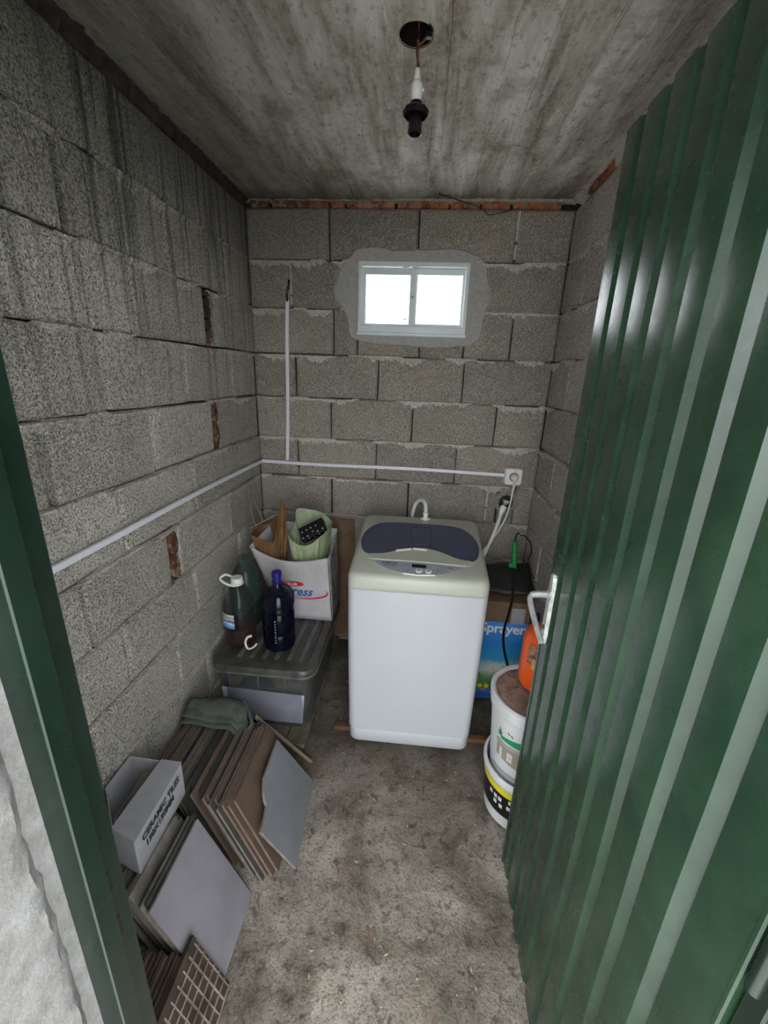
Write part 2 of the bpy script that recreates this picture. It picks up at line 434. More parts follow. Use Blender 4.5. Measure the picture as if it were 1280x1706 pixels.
def smear(fr, u0, u1, v, mb, big=1.0, seed=0, skip=None):
    """ragged squeezed mortar hanging just below a bed joint"""
    n = max(3, int((u1-u0)/.008)); prev = None
    for i in range(n+1):
        u = u0+(u1-u0)*i/n
        k = N(u*9, v*7, seed)*.5+.5; k2 = N(u*75, v*31, seed)*.5+.5+.12*N(u*190, v*11, seed)
        hgt = max(0, (k-.30))*.075*big*(.25+1.5*k2)
        top = v-.003-.003*k2+(.0075 if N(u*4.5, v*9, seed+5) > -.05 else 0)
        a = fr(u, top, -.006); b = fr(u, top-.002, .0055+.002*k2); c = fr(u, top-hgt*.6-.001, .0055); d = fr(u, top-hgt-.003, -.004)
        cur = [mb.v.append(q) or len(mb.v)-1 for q in (a, b, c, d)]
        if prev and not (skip and skip(u)) and hgt > .004:
            for q in range(3): mb.f.append((prev[q], cur[q], cur[q+1], prev[q+1])); mb.m.append(0)
        prev = cur
def wall_blocks(fr, rows, u0, u1, mat, parent, amp, special=None, seed=0, big=1.0, depth=.055):
    mb = MB()
    for r in range(1, 12):
        v1 = ZB-.2*(r-1); v0 = max(.001, ZB-.2*r)
        if v1-v0 < .02: continue
        js = [u0]+[j for j in rows.get(r, []) if u0+.02 < j < u1-.02]+[u1]
        for a, b in zip(js, js[1:]):
            if special:
                pcs = special(r, a, b, v0, v1)
            else: pcs = [(a, b, v0, v1)]
            for (a_, b_, c_, d_) in pcs:
                if b_-a_ > .012 and d_-c_ > .012: block(fr, a_, b_, c_, d_, mat, parent, amp, depth)
        if r > 1: smear(fr, u0+.005, u1-.005, v1, mb, big, seed+r*3.7, (lambda u, r=r: special and -.36 < u < .22 and r in (3,)) if fr is frame_back else None)
    for r in range(1, 11):   # a few filled perpends
        for j in rows.get(r, []):
            if random.random() < (.08 if fr is frame_left else .22) and not (fr is frame_back and r in (2, 3) and -.4 < j < .27):
                v1 = ZB-.2*(r-1); pr = None
                for i in range(30):
                    vv = v1-.008-.18*i/29; k = N(j*13, vv*40, seed)*.5+.5+.3*N(j*3, vv*130, seed); wd = .002+.010*max(0, k)
                    cur = [mb.v.append(q) or len(mb.v)-1 for q in (fr(j-wd, vv, -.004), fr(j-wd*.3, vv, .004), fr(j+wd*.5, vv, .004), fr(j+wd, vv, -.004))]
                    if pr and k > .3:
                        for q in range(3): mb.f.append((pr[q], cur[q], cur[q+1], pr[q+1])); mb.m.append(0)
                    pr = cur
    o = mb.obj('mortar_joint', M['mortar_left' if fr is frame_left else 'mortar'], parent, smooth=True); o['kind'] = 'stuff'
    return o

# back wall: backing with the window opening, blocks, render patch round the window
WX0, WX1, WZ0, WZ1 = -.318, .181, 1.684, 1.989
wb = MB(); y0, y1 = YB+.020, YB+.15
wb.box((XL-.15, y0, -.05), (WX0, y1, 2.3)).box((WX1, y0, -.05), (XR+.15, y1, 2.3)).box((WX0, y0, -.05), (WX1, y1, WZ0)).box((WX0, y0, WZ1), (WX1, y1, 2.3))
wall_back = wb.obj('wall_back', M['mortar_dark'], kind='structure')
A = [-.445, -.04, .365]; B = [-.62, -.215, .19]
rows_b = {r: (A if r % 2 else B) for r in range(1, 12)}
rows_b[2] = [-.63, -.22, .19]; rows_b[3] = [-.432, -.026, .391]; rows_b[1] = [-.45, -.055, .365]
PC = (.462, .912, .043)   # pipe hole in the back wall
def sp_back(r, a, b, v0, v1):
    if r in (2, 3):
        out = []; lo = WZ0 if r == 3 else v0
        if a < WX0: out.append((a, min(b, WX0), v0, v1))
        if b > WX1: out.append((max(a, WX1), b, v0, v1))
        if r == 3 and b > WX0 and a < WX1: out.append((max(a, WX0), min(b, WX1), v0, WZ0))
        return out
    if r == 7 and a < PC[0] < b:
        return [(a, PC[0]-PC[2], v0, v1), (PC[0]+PC[2], b, v0, v1), (PC[0]-PC[2], PC[0]+PC[2], v0, PC[1]-PC[2]), (PC[0]-PC[2], PC[0]+PC[2], PC[1]+PC[2], v1)]
    return [(a, b, v0, v1)]
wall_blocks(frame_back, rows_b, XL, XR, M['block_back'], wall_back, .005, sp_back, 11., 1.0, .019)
# round rim mortar in the pipe hole, black inside
mb = MB(); n = 20; rings = []
for k, (rad, dy) in enumerate(((.062, .0), (.052, -.005), (.036, -.003), (.034, .016))):
    rings.append([(PC[0]+rad*(1+.14*N(i*.9, k*.2, 4))*math.cos(2*PI*i/n), YB+dy, PC[1]+rad*(1+.14*N(i*.9, k*.2, 4))*math.sin(2*PI*i/n)) for i in range(n)])
mb.loft(rings, False).obj('hole_rim', M['block_back'], wall_back, smooth=True)
MB().lathe([(.037, 0), (.037, .001)], (PC[0], YB+.014, PC[1]), 20, True, 'y').obj('hole_bottom', M['brown_black'], wall_back)
# plaster patch
vs = []; n = 96; rng = []
outer = [(-.43, 1.90), (-.40, 1.98), (-.355, 2.0), (-.33, 2.045), (-.22, 2.05), (-.17, 2.03), (-.10, 2.035), (.02, 2.04), (.12, 2.045), (.21, 2.02), (.255, 1.99), (.262, 1.93), (.29, 1.87), (.29, 1.83), (.262, 1.79), (.265, 1.70), (.235, 1.655), (.15, 1.64), (.04, 1.63), (-.1, 1.64), (-.2, 1.64), (-.30, 1.652), (-.36, 1.67), (-.37, 1.76), (-.40, 1.80), (-.432, 1.84)]
outer = smooth2d(outer, 2)
def rect_at(ang):
    cx, cz = (WX0+WX1)/2, (WZ0+WZ1)/2; hx, hz = (WX1-WX0)/2-.001, (WZ1-WZ0)/2-.001
    c, s = math.cos(ang), math.sin(ang); t = min(hx/abs(c) if abs(c) > 1e-6 else 9, hz/abs(s) if abs(s) > 1e-6 else 9); return cx+c*t, cz+s*t
cx, cz = (WX0+WX1)/2, (WZ0+WZ1)/2
corner_a = [math.atan2(sz*((WZ1-WZ0)/2), sx*((WX1-WX0)/2)) for sx in (1, -1) for sz in (1, -1)]
angs = sorted([math.atan2(q[1]-cz, q[0]-cx) for q in outer] + corner_a)
def outer_at(ang):
    best = None
    for i in range(len(outer)):
        a, b = outer[i], outer[(i+1) % len(outer)]
        d = (math.cos(ang), math.sin(ang)); e = (b[0]-a[0], b[1]-a[1]); det = d[0]*(-e[1])+d[1]*e[0]
        if abs(det) < 1e-9: continue
        rx, rz = a[0]-cx, a[1]-cz; t = (rx*(-e[1])+rz*e[0])/det; s_ = (d[0]*rz-d[1]*rx)/det
        if t > 0 and -1e-6 <= s_ <= 1+1e-6: best = t if best is None else max(best, t)
    return best or .3
R = [[], [], [], []]
for an in angs:
    ix, iz = rect_at(an); t = outer_at(an)*(1+.03*N(an*9, 2, 1)); ox, oz = cx+math.cos(an)*t, cz+math.sin(an)*t
    R[0].append((ix, YB+.05, iz)); R[1].append((ix, YB-.0075, iz))
    R[2].append((ix+(ox-ix)*.88, YB-.0068-.001*N(an*7, 1, 2), iz+(oz-iz)*.88)); R[3].append((ox, YB+.003, oz))
MB().loft(R, False).obj('render_patch', M['plaster'], wall_back, smooth=True)

# left wall
wl = MB(); wl.box((XL-.15, YF-.17, -.05), (XL-.056, YB+.15, 2.3)); wall_left = wl.obj('wall_left', M['mortar_dark'], kind='structure')
rows_l = {1: [.82, 1.25, 1.66], 2: [.60, 1.038, 1.439, 1.854], 3: [.44, .84, 1.243, 1.667], 4: [.68, 1.08, 1.478, 1.857], 5: [.45, .851, 1.25, 1.667], 6: [.66, 1.059, 1.454, 1.86],
          7: [.48, .88, 1.281, 1.726], 8: [.588, .988, 1.389, 1.80], 9: [.43, .82, 1.223, 1.63], 10: [.62, 1.014, 1.41, 1.82], 11: [.82, 1.22, 1.62]}
gaps = {7: (1.281, .048), 5: (1.667, .032), 3: (1.675, .04)}
def sp_left(r, a, b, v0, v1):
    if r in gaps:
        j, wd = gaps[r]
        if abs(b-j) < .02: b = j-wd/2
        if abs(a-j) < .02: a = j+wd/2
    if r == 5 and abs(a-.851) < .01: a += .018
    return [(a, b, v0, v1)]
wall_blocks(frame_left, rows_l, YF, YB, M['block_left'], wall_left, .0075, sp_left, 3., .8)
for r, (j, wd) in gaps.items():      # brick chips wedged in the wide perpends
    v1 = ZB-.2*(r-1); zz = v1-.19
    while zz < v1-.02:
        h = random.uniform(.05, .11) if r != 3 else random.uniform(.03, .05); h = min(h, v1-.008-zz)
        ww = wd*.60
        pts = []
        for k in range(8):
            a = 2*PI*k/8; pts.append((j+ww*math.cos(a)*random.uniform(.8, 1.15), zz+h/2+h*.52*math.sin(a)*random.uniform(.85, 1.1)))
        rings = [[(XL+w_, cxy[0]+(j-cxy[0])*q, cxy[1]) for cxy in pts] for w_, q in ((-.05, 0), (-.003, 0), (.0035, .25))]
        MB().loft(rings, True).obj('brick', M['brick'] if (r != 3 or zz < v1-.15) else M['mortar_dark'], wall_left)
        zz += h*1.02
# right wall
wr = MB(); wr.box((XR+.024, YF-.17, -.05), (XR+.15, YB+.15, 2.3)); wall_right = wr.obj('wall_right', M['mortar_dark'], kind='structure')
RA = [.65, 1.05, 1.455, 1.86]; RB = [.45, .85, 1.25, 1.65]
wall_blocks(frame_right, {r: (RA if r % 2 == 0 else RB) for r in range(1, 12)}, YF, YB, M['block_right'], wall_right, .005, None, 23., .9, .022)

# front wall with the doorway, plastered outside
DX0, DX1, DZ = -.357, .372, 1.965
wf = MB(); yo = .17
wf.box((XL-.6, yo, -.05), (DX0, YF, 2.3)).box((DX1, yo, -.05), (XR+.6, YF, 2.3)).box((DX0, yo, DZ), (DX1, YF, 2.3))
wall_front = wf.obj('wall_front', M['outer_plaster'], kind='structure')
# rough plaster skin on the left reveal
mb = MB(); nz, ny = 120, 7; rows = []
for i in range(nz+1):
    z = .0+1.93*i/nz; row = []
    for k in range(ny+1):
        y = yo-.012+(.262+.005*N(z*42, 3, 8)+.004*N(z*110, 3, 1)-yo+.012)*k/ny
        row.append((DX0+.012+.004*N(y*60, z*60, 5)+.003*N(y*14, z*14, 2)-(.012 if k == ny else 0)-(.006 if k == 0 else 0), y, z))
    rows.append(row)
mb.loft(rows, False, closed=False).obj('plaster_reveal', M['outer_plaster'], wall_front, smooth=True)

# ceiling slab: board marks, round hole for the lamp
HX, HY, HR = -.060, 1.205, .037
xs = sorted(set([XL-.15+.0+i*(XR-XL+.30)/44 for i in range(45)] + [HX-.06, HX+.06])); xs = [x for x in xs if abs(x-HX) >= .0599]
ys = sorted(set([.18+i*2.08/70 for i in range(71)] + [HY-.06, HY+.06])); ys = [y for y in ys if abs(y-HY) >= .0599]
def zc(x, y):
    bd = math.floor((x+.05*N(0, 0, 3))/.118); st = (math.sin(bd*12.9)*.5)*.005
    edge = max(0, 1-min(x-XL, 9)/.05)
    return ZC+st+.004*N(x*5, y*3, 1)+.0025*N(x*30, y*4, 2)
flat = lambda x, y: ZC if abs(x-HX) < .07 and abs(y-HY) < .07 else zc(x, y)
vs = []; fs = []; ix = {}
for i, x in enumerate(xs):
    for j, y in enumerate(ys): ix[(i, j)] = len(vs); vs.append((x, y, flat(x, y)))
hi = next(i for i, x in enumerate(xs) if abs(x-(HX-.06)) < 1e-6); hj = next(j for j, y in enumerate(ys) if abs(y-(HY-.06)) < 1e-6)
for i in range(len(xs)-1):
    for j in range(len(ys)-1):
        if (i, j) == (hi, hj): continue
        fs.append((ix[(i, j)], ix[(i+1, j)], ix[(i+1, j+1)], ix[(i, j+1)]))
sq = [ix[(hi+1, hj)], ix[(hi+1, hj+1)], ix[(hi, hj+1)], ix[(hi, hj)]]
b = len(vs); nh = 24
for k in range(nh):
    a = -PI/4+2*PI*k/nh; rr = HR*(1+.05*N(k*.8, 1, 1)); vs.append((HX+rr*math.cos(a), HY+rr*math.sin(a), ZC))
for q in range(4):
    seg = [b+(q*6+k) % nh for k in range(7)]
    fs.append((sq[q], *[seg[6-k] for k in range(7)][::-1], sq[(q+1) % 4]))
top = len(vs); vs += [(xs[0], ys[0], 2.34), (xs[-1], ys[0], 2.34), (xs[-1], ys[-1], 2.34), (xs[0], ys[-1], 2.34)]; fs.append((top, top+1, top+2, top+3))
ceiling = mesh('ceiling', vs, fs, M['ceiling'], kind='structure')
MB().lathe([(HR+.002, -.002), (HR+.001, .05), (.001, .052)], (HX, HY, ZC), 24, 'bottom' if False else False).obj('ceiling_recess', M['brown_black'], ceiling, smooth=True)

for i, x0 in enumerate((-.66, -.52, -.38, -.255, -.13, .015, .15, .235, .36, .48)):
    pts = [(x0+.006*N(k*.5, i, 2)+.002*N(k*2.1, i, 4), .22+k*.031, ZC-.0005+.0012*N(k*.9, i, 6)) for k in range(61)]
    o = MB().tube(pts, lambda t, i=i: .0022+.0022*(N(t*22, i, 3)+.3), 5).obj('board_seam', M['ceiling'], ceiling, smooth=True)

# flat bricks bedded between the blocks and the slab
x = XL+.01; i = 0
for (a, b_) in ((-.80, -.715), (-.70, -.45), (-.44, -.38), (-.37, -.165), (-.15, .065), (.075, .195), (.205, .32), (.335, .53)):
    n = 9; rings = []
    for k in range(n+1):
        xx = a+(b_-a)*k/n; j1, j2 = N(xx*40, 1, i)*.011, N(xx*40, 2, i)*.007
        rings.append([(xx, YB-.008-j2*1.2, ZB-.001+j1*.5), (xx, YB-.010+j2, ZC-.009+j2), (xx, YB+.02, ZC-.005), (xx, YB+.02, ZB-.004)])
    MB().loft(rings, True).obj('brick', M['brick'], wall_back); i += 1
for fr, u0, u1, par, sd in ((frame_back, XL, XR, wall_back, 1), (frame_left, YF, YB, wall_left, 2), (frame_right, YF, YB, wall_right, 3)):
    mb = MB(); n = int((u1-u0)/.009); rings = []
    for k in range(n+1):
        u = u0+(u1-u0)*k/n; q = N(u*35, sd, 1)*.007; q2 = N(u*70, sd, 7)*.005; big = .010 if fr is not frame_back else 0; q *= 1.6; q2 *= 2.0
        rings.append([fr(u, ZC+.004, -.012), fr(u, ZC+.002, .010+q*1.5+big), fr(u, ZC-.007-abs(q2), .004+q+big*.5), fr(u, ZC-.010-abs(q)-(.012*max(0, N(u*12, 5, sd)) if big else 0), -.012)])
    mb.loft(rings, False, closed=False); o = mb.obj('mortar_bed', M['mortar'] if fr is not frame_left else M['mortar_dark'], par, smooth=True); o['kind'] = 'stuff'
for (fr, par, lo, hi_, dark) in ((frame_left, wall_left, YF+.02, YB-.03, 1), (frame_right, wall_right, YF+.02, YB-.06, 0)):
    u = lo; i = 0
    while u < hi_:
        L = min(random.uniform(.15, .24), hi_-u); n = 6; rings = []
        for k in range(n+1):
            q = u+L*k/n*.94; j1 = N(q*40, 1, i)*.014
            rings.append([fr(q, ZB-.004+j1, .004+j1), fr(q, ZC-.008+j1, .006-j1), fr(q, ZC-.004, -.02), fr(q, ZB-.004, -.02)])
        MB().loft(rings, True).obj('brick', M['t_dark'] if dark else (M['brick'] if i % 3 == 1 else M['mortar']), par); u += L; i += 1

# floor
xs = [XL-.1+i*(XR-XL+.2)/90 for i in range(91)]; ys = [.10+i*2.10/130 for i in range(131)]
vs = [(x, y, min(.0, -.001+.0045*N(x*7, y*7, 3)+.003*N(x*26, y*26, 9))) for x in xs for y in ys]
fs = [(i*131+j, (i+1)*131+j, (i+1)*131+j+1, i*131+j+1) for i in range(90) for j in range(130)]
b = len(vs); vs += [(xs[0], ys[0], -.12), (xs[-1], ys[0], -.12), (xs[-1], ys[-1], -.12), (xs[0], ys[-1], -.12)]; fs.append((b, b+1, b+2, b+3))
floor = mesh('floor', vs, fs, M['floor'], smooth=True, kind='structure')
yard = MB().box((-8, -9, -.14), (8, .12, -.02)).obj('ground', M['ground'], kind='structure')
mb = MB()
for i in range(150):   # crumbs and flakes lying on the floor
    x, y = random.uniform(-.42, .42), random.uniform(.62, 1.9)
    if y > 1.36 and -.24 < x < .30: continue
    if x < -.28 and y < 1.3: continue
    if x > .3: continue
    s = random.uniform(.0015, .0045); a = random.random()*PI; l = s*random.uniform(1, 2.6)
    c, s_ = math.cos(a), math.sin(a)
    mb.add([(x-l*c, y-l*s_, .0002), (x+s*s_, y-s*c, .0002), (x+l*c, y+l*s_, .0002), (x-s*s_, y+s*c, .0002), (x, y, .0028)], [(0, 1, 4), (1, 2, 4), (2, 3, 4), (3, 0, 4)])
o = mb.obj('floor_crumbs', M['straw']); o['kind'] = 'stuff'; tag(o, 'pale crumbs and chips scattered over the bare concrete floor', 'debris')

# ------------------------------------------------------------------ window
win = empty('window_1', (WX0, YB, WZ0), kind='structure')
def wbox(mb, x0, x1, z0, z1, ya, yb, r=.002): mb.bbox((x0-WX0, ya, z0-WZ0), (x1-WX0, yb, z1-WZ0), r)
mb = MB(); e = .0015
wbox(mb, WX0+e, WX1-e, WZ1-.020, WZ1-e, -.012, .055); wbox(mb, WX0+e, WX1-e, WZ0+e, WZ0+.040, -.012, .055)
wbox(mb, WX0+e, WX0+.018, WZ0+.02, WZ1-.01, -.011, .055); wbox(mb, WX1-.018, WX1-e, WZ0+.02, WZ1-.01, -.011, .055)
wbox(mb, WX0+e-.004, WX1-e+.004, WZ0-.002, WZ0+.012, -.018, -.005)
wbox(mb, WX0+.015, WX1-.015, WZ0+.036, WZ0+.044, -.006, .004)
mb.obj('window_frame', M['pvc_frame'], win)
for (a, b_, y_, top_, gl, gr, gb, gt) in ((WX0+.019, -.058, .004, WZ1-.022, -.283, -.083, 1.735, 1.937), (-.076, WX1-.019, .024, WZ1-.021, -.050, .152, 1.740, 1.943)):
    mb = MB()
    wbox(mb, a, gl, WZ0+.041, top_, y_, y_+.018); wbox(mb, gr, b_, WZ0+.041, top_, y_, y_+.018)
    wbox(mb, gl-.002, gr+.002, WZ0+.041, gb, y_+.001, y_+.017); wbox(mb, gl-.002, gr+.002, gt, top_, y_+.001, y_+.017)
    sash = mb.obj('window_sash', M['pvc_frame'], win)
    MB().box((gl-WX0-.003, y_+.008, gb-WZ0-.003), (gr-WX0+.003, y_+.012, gt-WZ0+.003)).obj('window_pane', M['glass'], sash)
MB().lathe([(.006, 0), (.006, -.006), (.004, -.008)], (-.070-WX0, .004, 1.848-WZ0), 12, True, 'y').obj('window_latch', M['grey_print'], win)
MB().lathe([(.001, 0), (.0045, .0006), (.0045, .0014), (.001, .002)], (-.100-WX0, .009, 1.757-WZ0), 10, True, 'y').obj('pane_smudge', M['olive'], win)

# ------------------------------------------------------------------ door and its frame
XD = .352
def prof_door():
    """plan of the pressed sheet: list of (y, x) from hinge edge to free edge"""
    p = [(.292, XD)]
    k = 0
    ys_ = [.37+.0795*i for i in range(8)]
    a = .292
    for yy in ys_+[None]:
        b_ = yy-.010 if yy else .990
        for i in range(1, 9):
            t = i/9; p.append((a+(b_-a)*t, XD-.0010*4*t*(1-t)*min(1, (b_-a)/.06)))
        if yy is None: break
        p += [(yy-.010, XD), (yy-.007, XD+.013), (yy+.002, XD+.0145), (yy+.017, XD)]; a = yy+.017
    p += [(.990, XD)]
    return p
pd = prof_door(); zlo, zhi = .012, 1.952
door = empty('door_1', (XD, .29, 0), kind='structure')
o3 = Vector((XD, .29, 0))
def lean_x(y, z): return .0035*(1-z)*((y-.29)/.7)   # the sheet is hung a little out of true
front, back = [], []
zs = [zlo+(zhi-zlo)*i/24 for i in range(25)]
rings = []
for z in zs:
    ring = [Vector((x+lean_x(y, z)+.0012*N(y*5, z*5, 2), y, z))-o3 for y, x in pd]
    ring += [Vector((XD+.032, .990, z))-o3, Vector((XD+.032, .292, z))-o3]
    rings.append(ring)
MB().loft(rings, True).obj('door_panel', M['door'], door, smooth=True, sharp=14)
# folded edges of the leaf
MB().bbox((.0-.0015, .700-.004, zlo), (.034, .700+.0085, zhi), .002).obj('door_edge', M['door'], door)
MB().bbox((.0-.0012, -.002, zlo), (.034, .006, zhi), .002).obj('door_edge', M['door'], door)
# handle
h = empty('door_handle', (0, 0, 0), parent=door)
mb = MB(); hy, z0, z1 = .962-.29, .868, 1.062; rings = []
for z, hw in ((z0, .006), (z0+.006, .012), (z0+.03, .0145), (z1-.03, .0145), (z1-.006, .012), (z1, .006)):
    rings.append([(-.0005, hy-hw, z), (-.0005, hy+hw, z), (-.009, hy+hw*.75, z), (-.009, hy-hw*.75, z)])
mb.loft(rings, True).obj('handle_plate', M['galv'], h)
mb = MB()
mb.tube(spline([(-.006, hy, 1.006), (-.03, hy, 1.006), (-.048, hy-.001, 1.004), (-.0555, hy-.008, .999), (-.056, hy-.022, .988), (-.053, hy-.06, .967), (-.049, hy-.115, .945)], 5), lambda t: .0085 if t < .4 else .0068, 8)
mb.obj('handle_lever', M['galv'], h, smooth=True)
MB().lathe([(.013, 0), (.013, -.006), (.010, -.008)], (-.007, hy, 1.006), 14, True, 'x').obj('handle_rose', M['galv'], h, smooth=True)
MB().lathe([(.006, 0), (.006, -.0035)], (-.008, hy, .915), 12, True, 'x').obj('keyhole', M['black'], h)
# frame (jambs and head)
df = empty('trim_1', (0, 0, 0), kind='structure')
def jamb(pts, name):
    return MB().loft([[(x, y, z) for x, y in pts] for z in (.0, DZ-.001)], True).obj(name, M['jamb'], df)
jl = jamb([(-.3575, .279), (-.330, .279), (-.3285, .2805), (-.3285, .3035), (-.330, .305), (-.349, .306), (-.349, .3435), (-.351, .346), (-.3575, .346)], 'jamb_left')
for zz, hh in ((.905, .030), (.818, .036)):
    MB().box((-.3493, .3125, zz-hh/2), (-.3483, .3265, zz+hh/2)).obj('strike_hole', M['brown_black'], jl)
jamb([(.3715, .262), (.360, .262), (.358, .264), (.358, .284), (.360, .286), (.366, .287), (.366, .343), (.3715, .343)], 'jamb_right')
MB().box((DX0+.001, .279, DZ-.022), (DX1-.001, .343, DZ-.001)).obj('jamb_head', M['jamb'], df)
for zz in (.62, 1.0, 1.62):
    MB().lathe([(.006, -.045), (.0075, -.044), (.0075, .044), (.006, .045)], (.3545, .277, zz), 10).obj('hinge', M['jamb'], df, smooth=True)

# ------------------------------------------------------------------ trunking, socket, plug, pipe
tr = empty('cable_trunking', (-.80, 2.09, 1.063)); tag(tr, 'thin white plastic cable trunking running along the block walls to the socket', 'cable trunking')
o3 = Vector(tr.location)
def run(p, q, n, wd=.0165, dp=.010, sag=.003):
    """rectangular trunking from p to q, n = outward normal"""
    p, q, n = Vector(p), Vector(q), Vector(n); d = (q-p).normalized(); s = d.cross(n).normalized(); rings = []
    for i in range(17):
        t = i/16; c = p+(q-p)*t+s*(sag*math.sin(t*PI*2.3))-o3
        h = wd/2; k = .0015
        rings.append([c+s*h, c+s*h+n*(dp-k), c+s*(h-k)+n*dp, c-s*(h-k)+n*dp, c-s*h+n*(dp-k), c-s*h])
    return MB().loft(rings, True)
run((-.822+.007, .36, 1.067), (-.815, 2.105, 1.063), (1, 0, 0)).obj('trunking_run', M['pvc'], tr)
run((-.808, 2.113, 1.062), (.436, 2.113, 1.055), (0, -1, 0)).obj('trunking_run', M['pvc'], tr)
run((-.646, 2.113, 1.822), (-.672, 2.113, 1.072), (0, -1, 0), sag=.0015).obj('trunking_run', M['pvc'], tr)
MB().tube([Vector(p)-o3 for p in spline([(-.646, 2.103, 1.815), (-.645, 2.100, 1.85), (-.636, 2.098, 1.88), (-.634, 2.104, 1.905)], 5)], .005, 6).obj('cable_stub', M['black'], tr, smooth=True)
sx, sz = .476, 1.051
so = empty('wall_socket', (sx, YB-.004, sz)); tag(so, 'square white power socket at the end of the trunking above the washer', 'socket')
mb = MB(); mb.loft([rrect(0, 0, .042, .042, .010, 0), rrect(0, 0, .042, .042, .010, .028), rrect(0, 0, .038, .038, .009, .034)], True)
mb.v = [Vector((v.x, -v.z, v.y)) for v in mb.v]; mb.obj('socket_box', M['white'], so, smooth=True)
MB().lathe([(.023, -.033), (.0225, -.038), (.019, -.0385), (.018, -.034)], (0, 0, 0), 20, True, 'y').obj('socket_ring', M['grey_print'], so, smooth=True)
MB().lathe([(.003, -.033), (.003, -.036)], (0, 0, .033), 8, True, 'y').obj('socket_screw', M['galv'], so)
pl = empty('power_plug', (sx, YB-.045, sz)); tag(pl, 'white power plug with cord hanging from the wall socket', 'plug')
mb = MB(); mb.lathe([(.0175, .000), (.018, -.014), (.014, -.026), (.006, -.032)], (0, 0, 0), 16, True, 'y'); mb.obj('plug_body', M['white'], pl, smooth=True)
MB().tube(spline([(0, -.022, .002), (-.001, -.03, -.02), (-.002, -.022, -.055)], 4), lambda t: .010-.005*t, 8).obj('plug_neck', M['white'], pl, smooth=True)
o3 = Vector(pl.location)
MB().tube([Vector(p)-o3 for p in spline([(.473, 2.05, 1.0), (.472, 2.06, .93), (.465, 2.07, .86), (.438, 2.06, .79), (.395, 2.04, .72), (.355, 2.02, .66), (.335, 2.01, .55), (.33, 2.01, .30)], 6)], .0042, 8).obj('power_cord', M['white'], pl, smooth=True)
vt = empty('water_tap', (PC[0], YB+.01, PC[1])); tag(vt, 'small chrome water tap in the round hole of the back wall', 'tap')
o3 = Vector(vt.location)
MB().lathe([(.010, .002), (.010, -.030), (.013, -.032), (.013, -.044), (.008, -.046)], (-.006, 0, .006), 12, True, 'y').obj('tap_body', M['galv'], vt, smooth=True)
MB().tube([(-.006, -.035, .006), (-.024, -.050, -.020)], .008, 10).obj('tap_spout', M['galv'], vt, smooth=True)
MB().bbox((-.020, -.062, .010), (.006, -.050, .018), .003).obj('tap_lever', M['white'], vt)
ho = empty('inlet_hose', (.43, 2.05, .88)); tag(ho, 'ribbed white inlet hose from the wall tap down behind the washer', 'hose')
o3 = Vector(ho.location); path = spline([(.434, 2.052, .888), (.424, 2.045, .84), (.402, 2.03, .76), (.372, 2.01, .68), (.345, 2.0, .60), (.325, 1.99, .45), (.30, 1.98, .38)], 12)
mb = MB(); mb.tube([Vector(p)-o3 for p in path], lambda t: .0085+.0012*math.sin(t*260), 8); mb.obj('hose', M['white'], ho, smooth=True)
MB().tube([Vector(p)-o3 for p in ((.442, 2.058, .905), (.434, 2.052, .888), (.430, 2.048, .866))], lambda t: .0155 if t < .7 else .011, 10).obj('hose_nut', M['white'], ho, smooth=True)

# ------------------------------------------------------------------ hanging lamp holder
lp = empty('lamp_holder', (-.053, 1.202, 2.10)); tag(lp, 'bare hanging lamp holder, white neck and black flanged socket, below the ceiling hole', 'lamp holder')
MB().lathe([(.0055, .062), (.0065, .060), (.0065, .050), (.0035, .049)], (0, 0, 0), 14).obj('cord_grip', M['white'], lp, smooth=True)
MB().lathe([(.0075, .049), (.0085, .040), (.0125, .036), (.0135, .030), (.0135, .014), (.0125, .012), (.0125, -.001), (.0115, -.002)], (0, 0, 0), 18).obj('socket_cap', M['white'], lp, smooth=True)
for s in (-1, 1): MB().lathe([(.0035, 0), (.003, .004)], (s*.0125, 0, .024), 8, True, 'x').obj('cap_lug', M['white'], lp)
MB().lathe([(.0135, .002), (.0150, -.002), (.0155, -.010), (.0155, -.050), (.0168, -.052), (.0168, -.057), (.0135, -.058), (.0130, -.050), (.0125, -.012), (.001, -.012)], (0, 0, 0), 24, 'bottom' if False else False).obj('bulb_socket', M['black'], lp, smooth=True)
MB().lathe([(.0155, -.004), (.0290, -.012), (.0300, -.0145), (.0275, -.024), (.0265, -.023), (.0280, -.0155), (.0156, -.013)], (0, 0, 0), 8, False).obj('shade_ring', M['black'], lp)
for q, mm in ((0, 'copper'), (.003, 'brown_black')):
    pts = [(q*math.cos(t*9)-.001, q*math.sin(t*9), .058+t*.115) for t in [k/12 for k in range(13)]]
    MB().tube(pts+[(-.007, .006, .173)], .0024, 6).obj('flex_cord', M[mm], lp, smooth=True)
cb = empty('terminal_block', (-.034, 1.19, 2.213)); tag(cb, 'small black terminal block at the rim of the ceiling hole', 'terminal block')
MB().bbox((-.004, -.004, -.006), (.010, .006, .006), .001).obj('block_body', M['black'], cb)
MB().tube(spline([(.006, 0, 0), (.011, -.014, -.002), (.004, -.024, .003)], 4), .0015, 6).obj('wire_tail', M['black'], cb, smooth=True)
MB().tube(spline([(.0, .004, 0), (-.016, .010, -.010), (-.022, .008, -.004)], 4), .0025, 6).obj('wire_tail', M['copper'], cb, smooth=True)
wi = MB().tube([Vector(p) for p in spline([(.02, 2.05, 2.219), (.12, 2.085, 2.206), (.21, 2.105, 2.185), (.235, 2.108, 2.166), (.29, 2.108, 2.175), (.36, 2.105, 2.19)], 6)], .0018, 6).obj('loose_wire', M['black'], smooth=True)
tag(wi, 'thin dark wire hanging along the top of the back wall', 'wire')

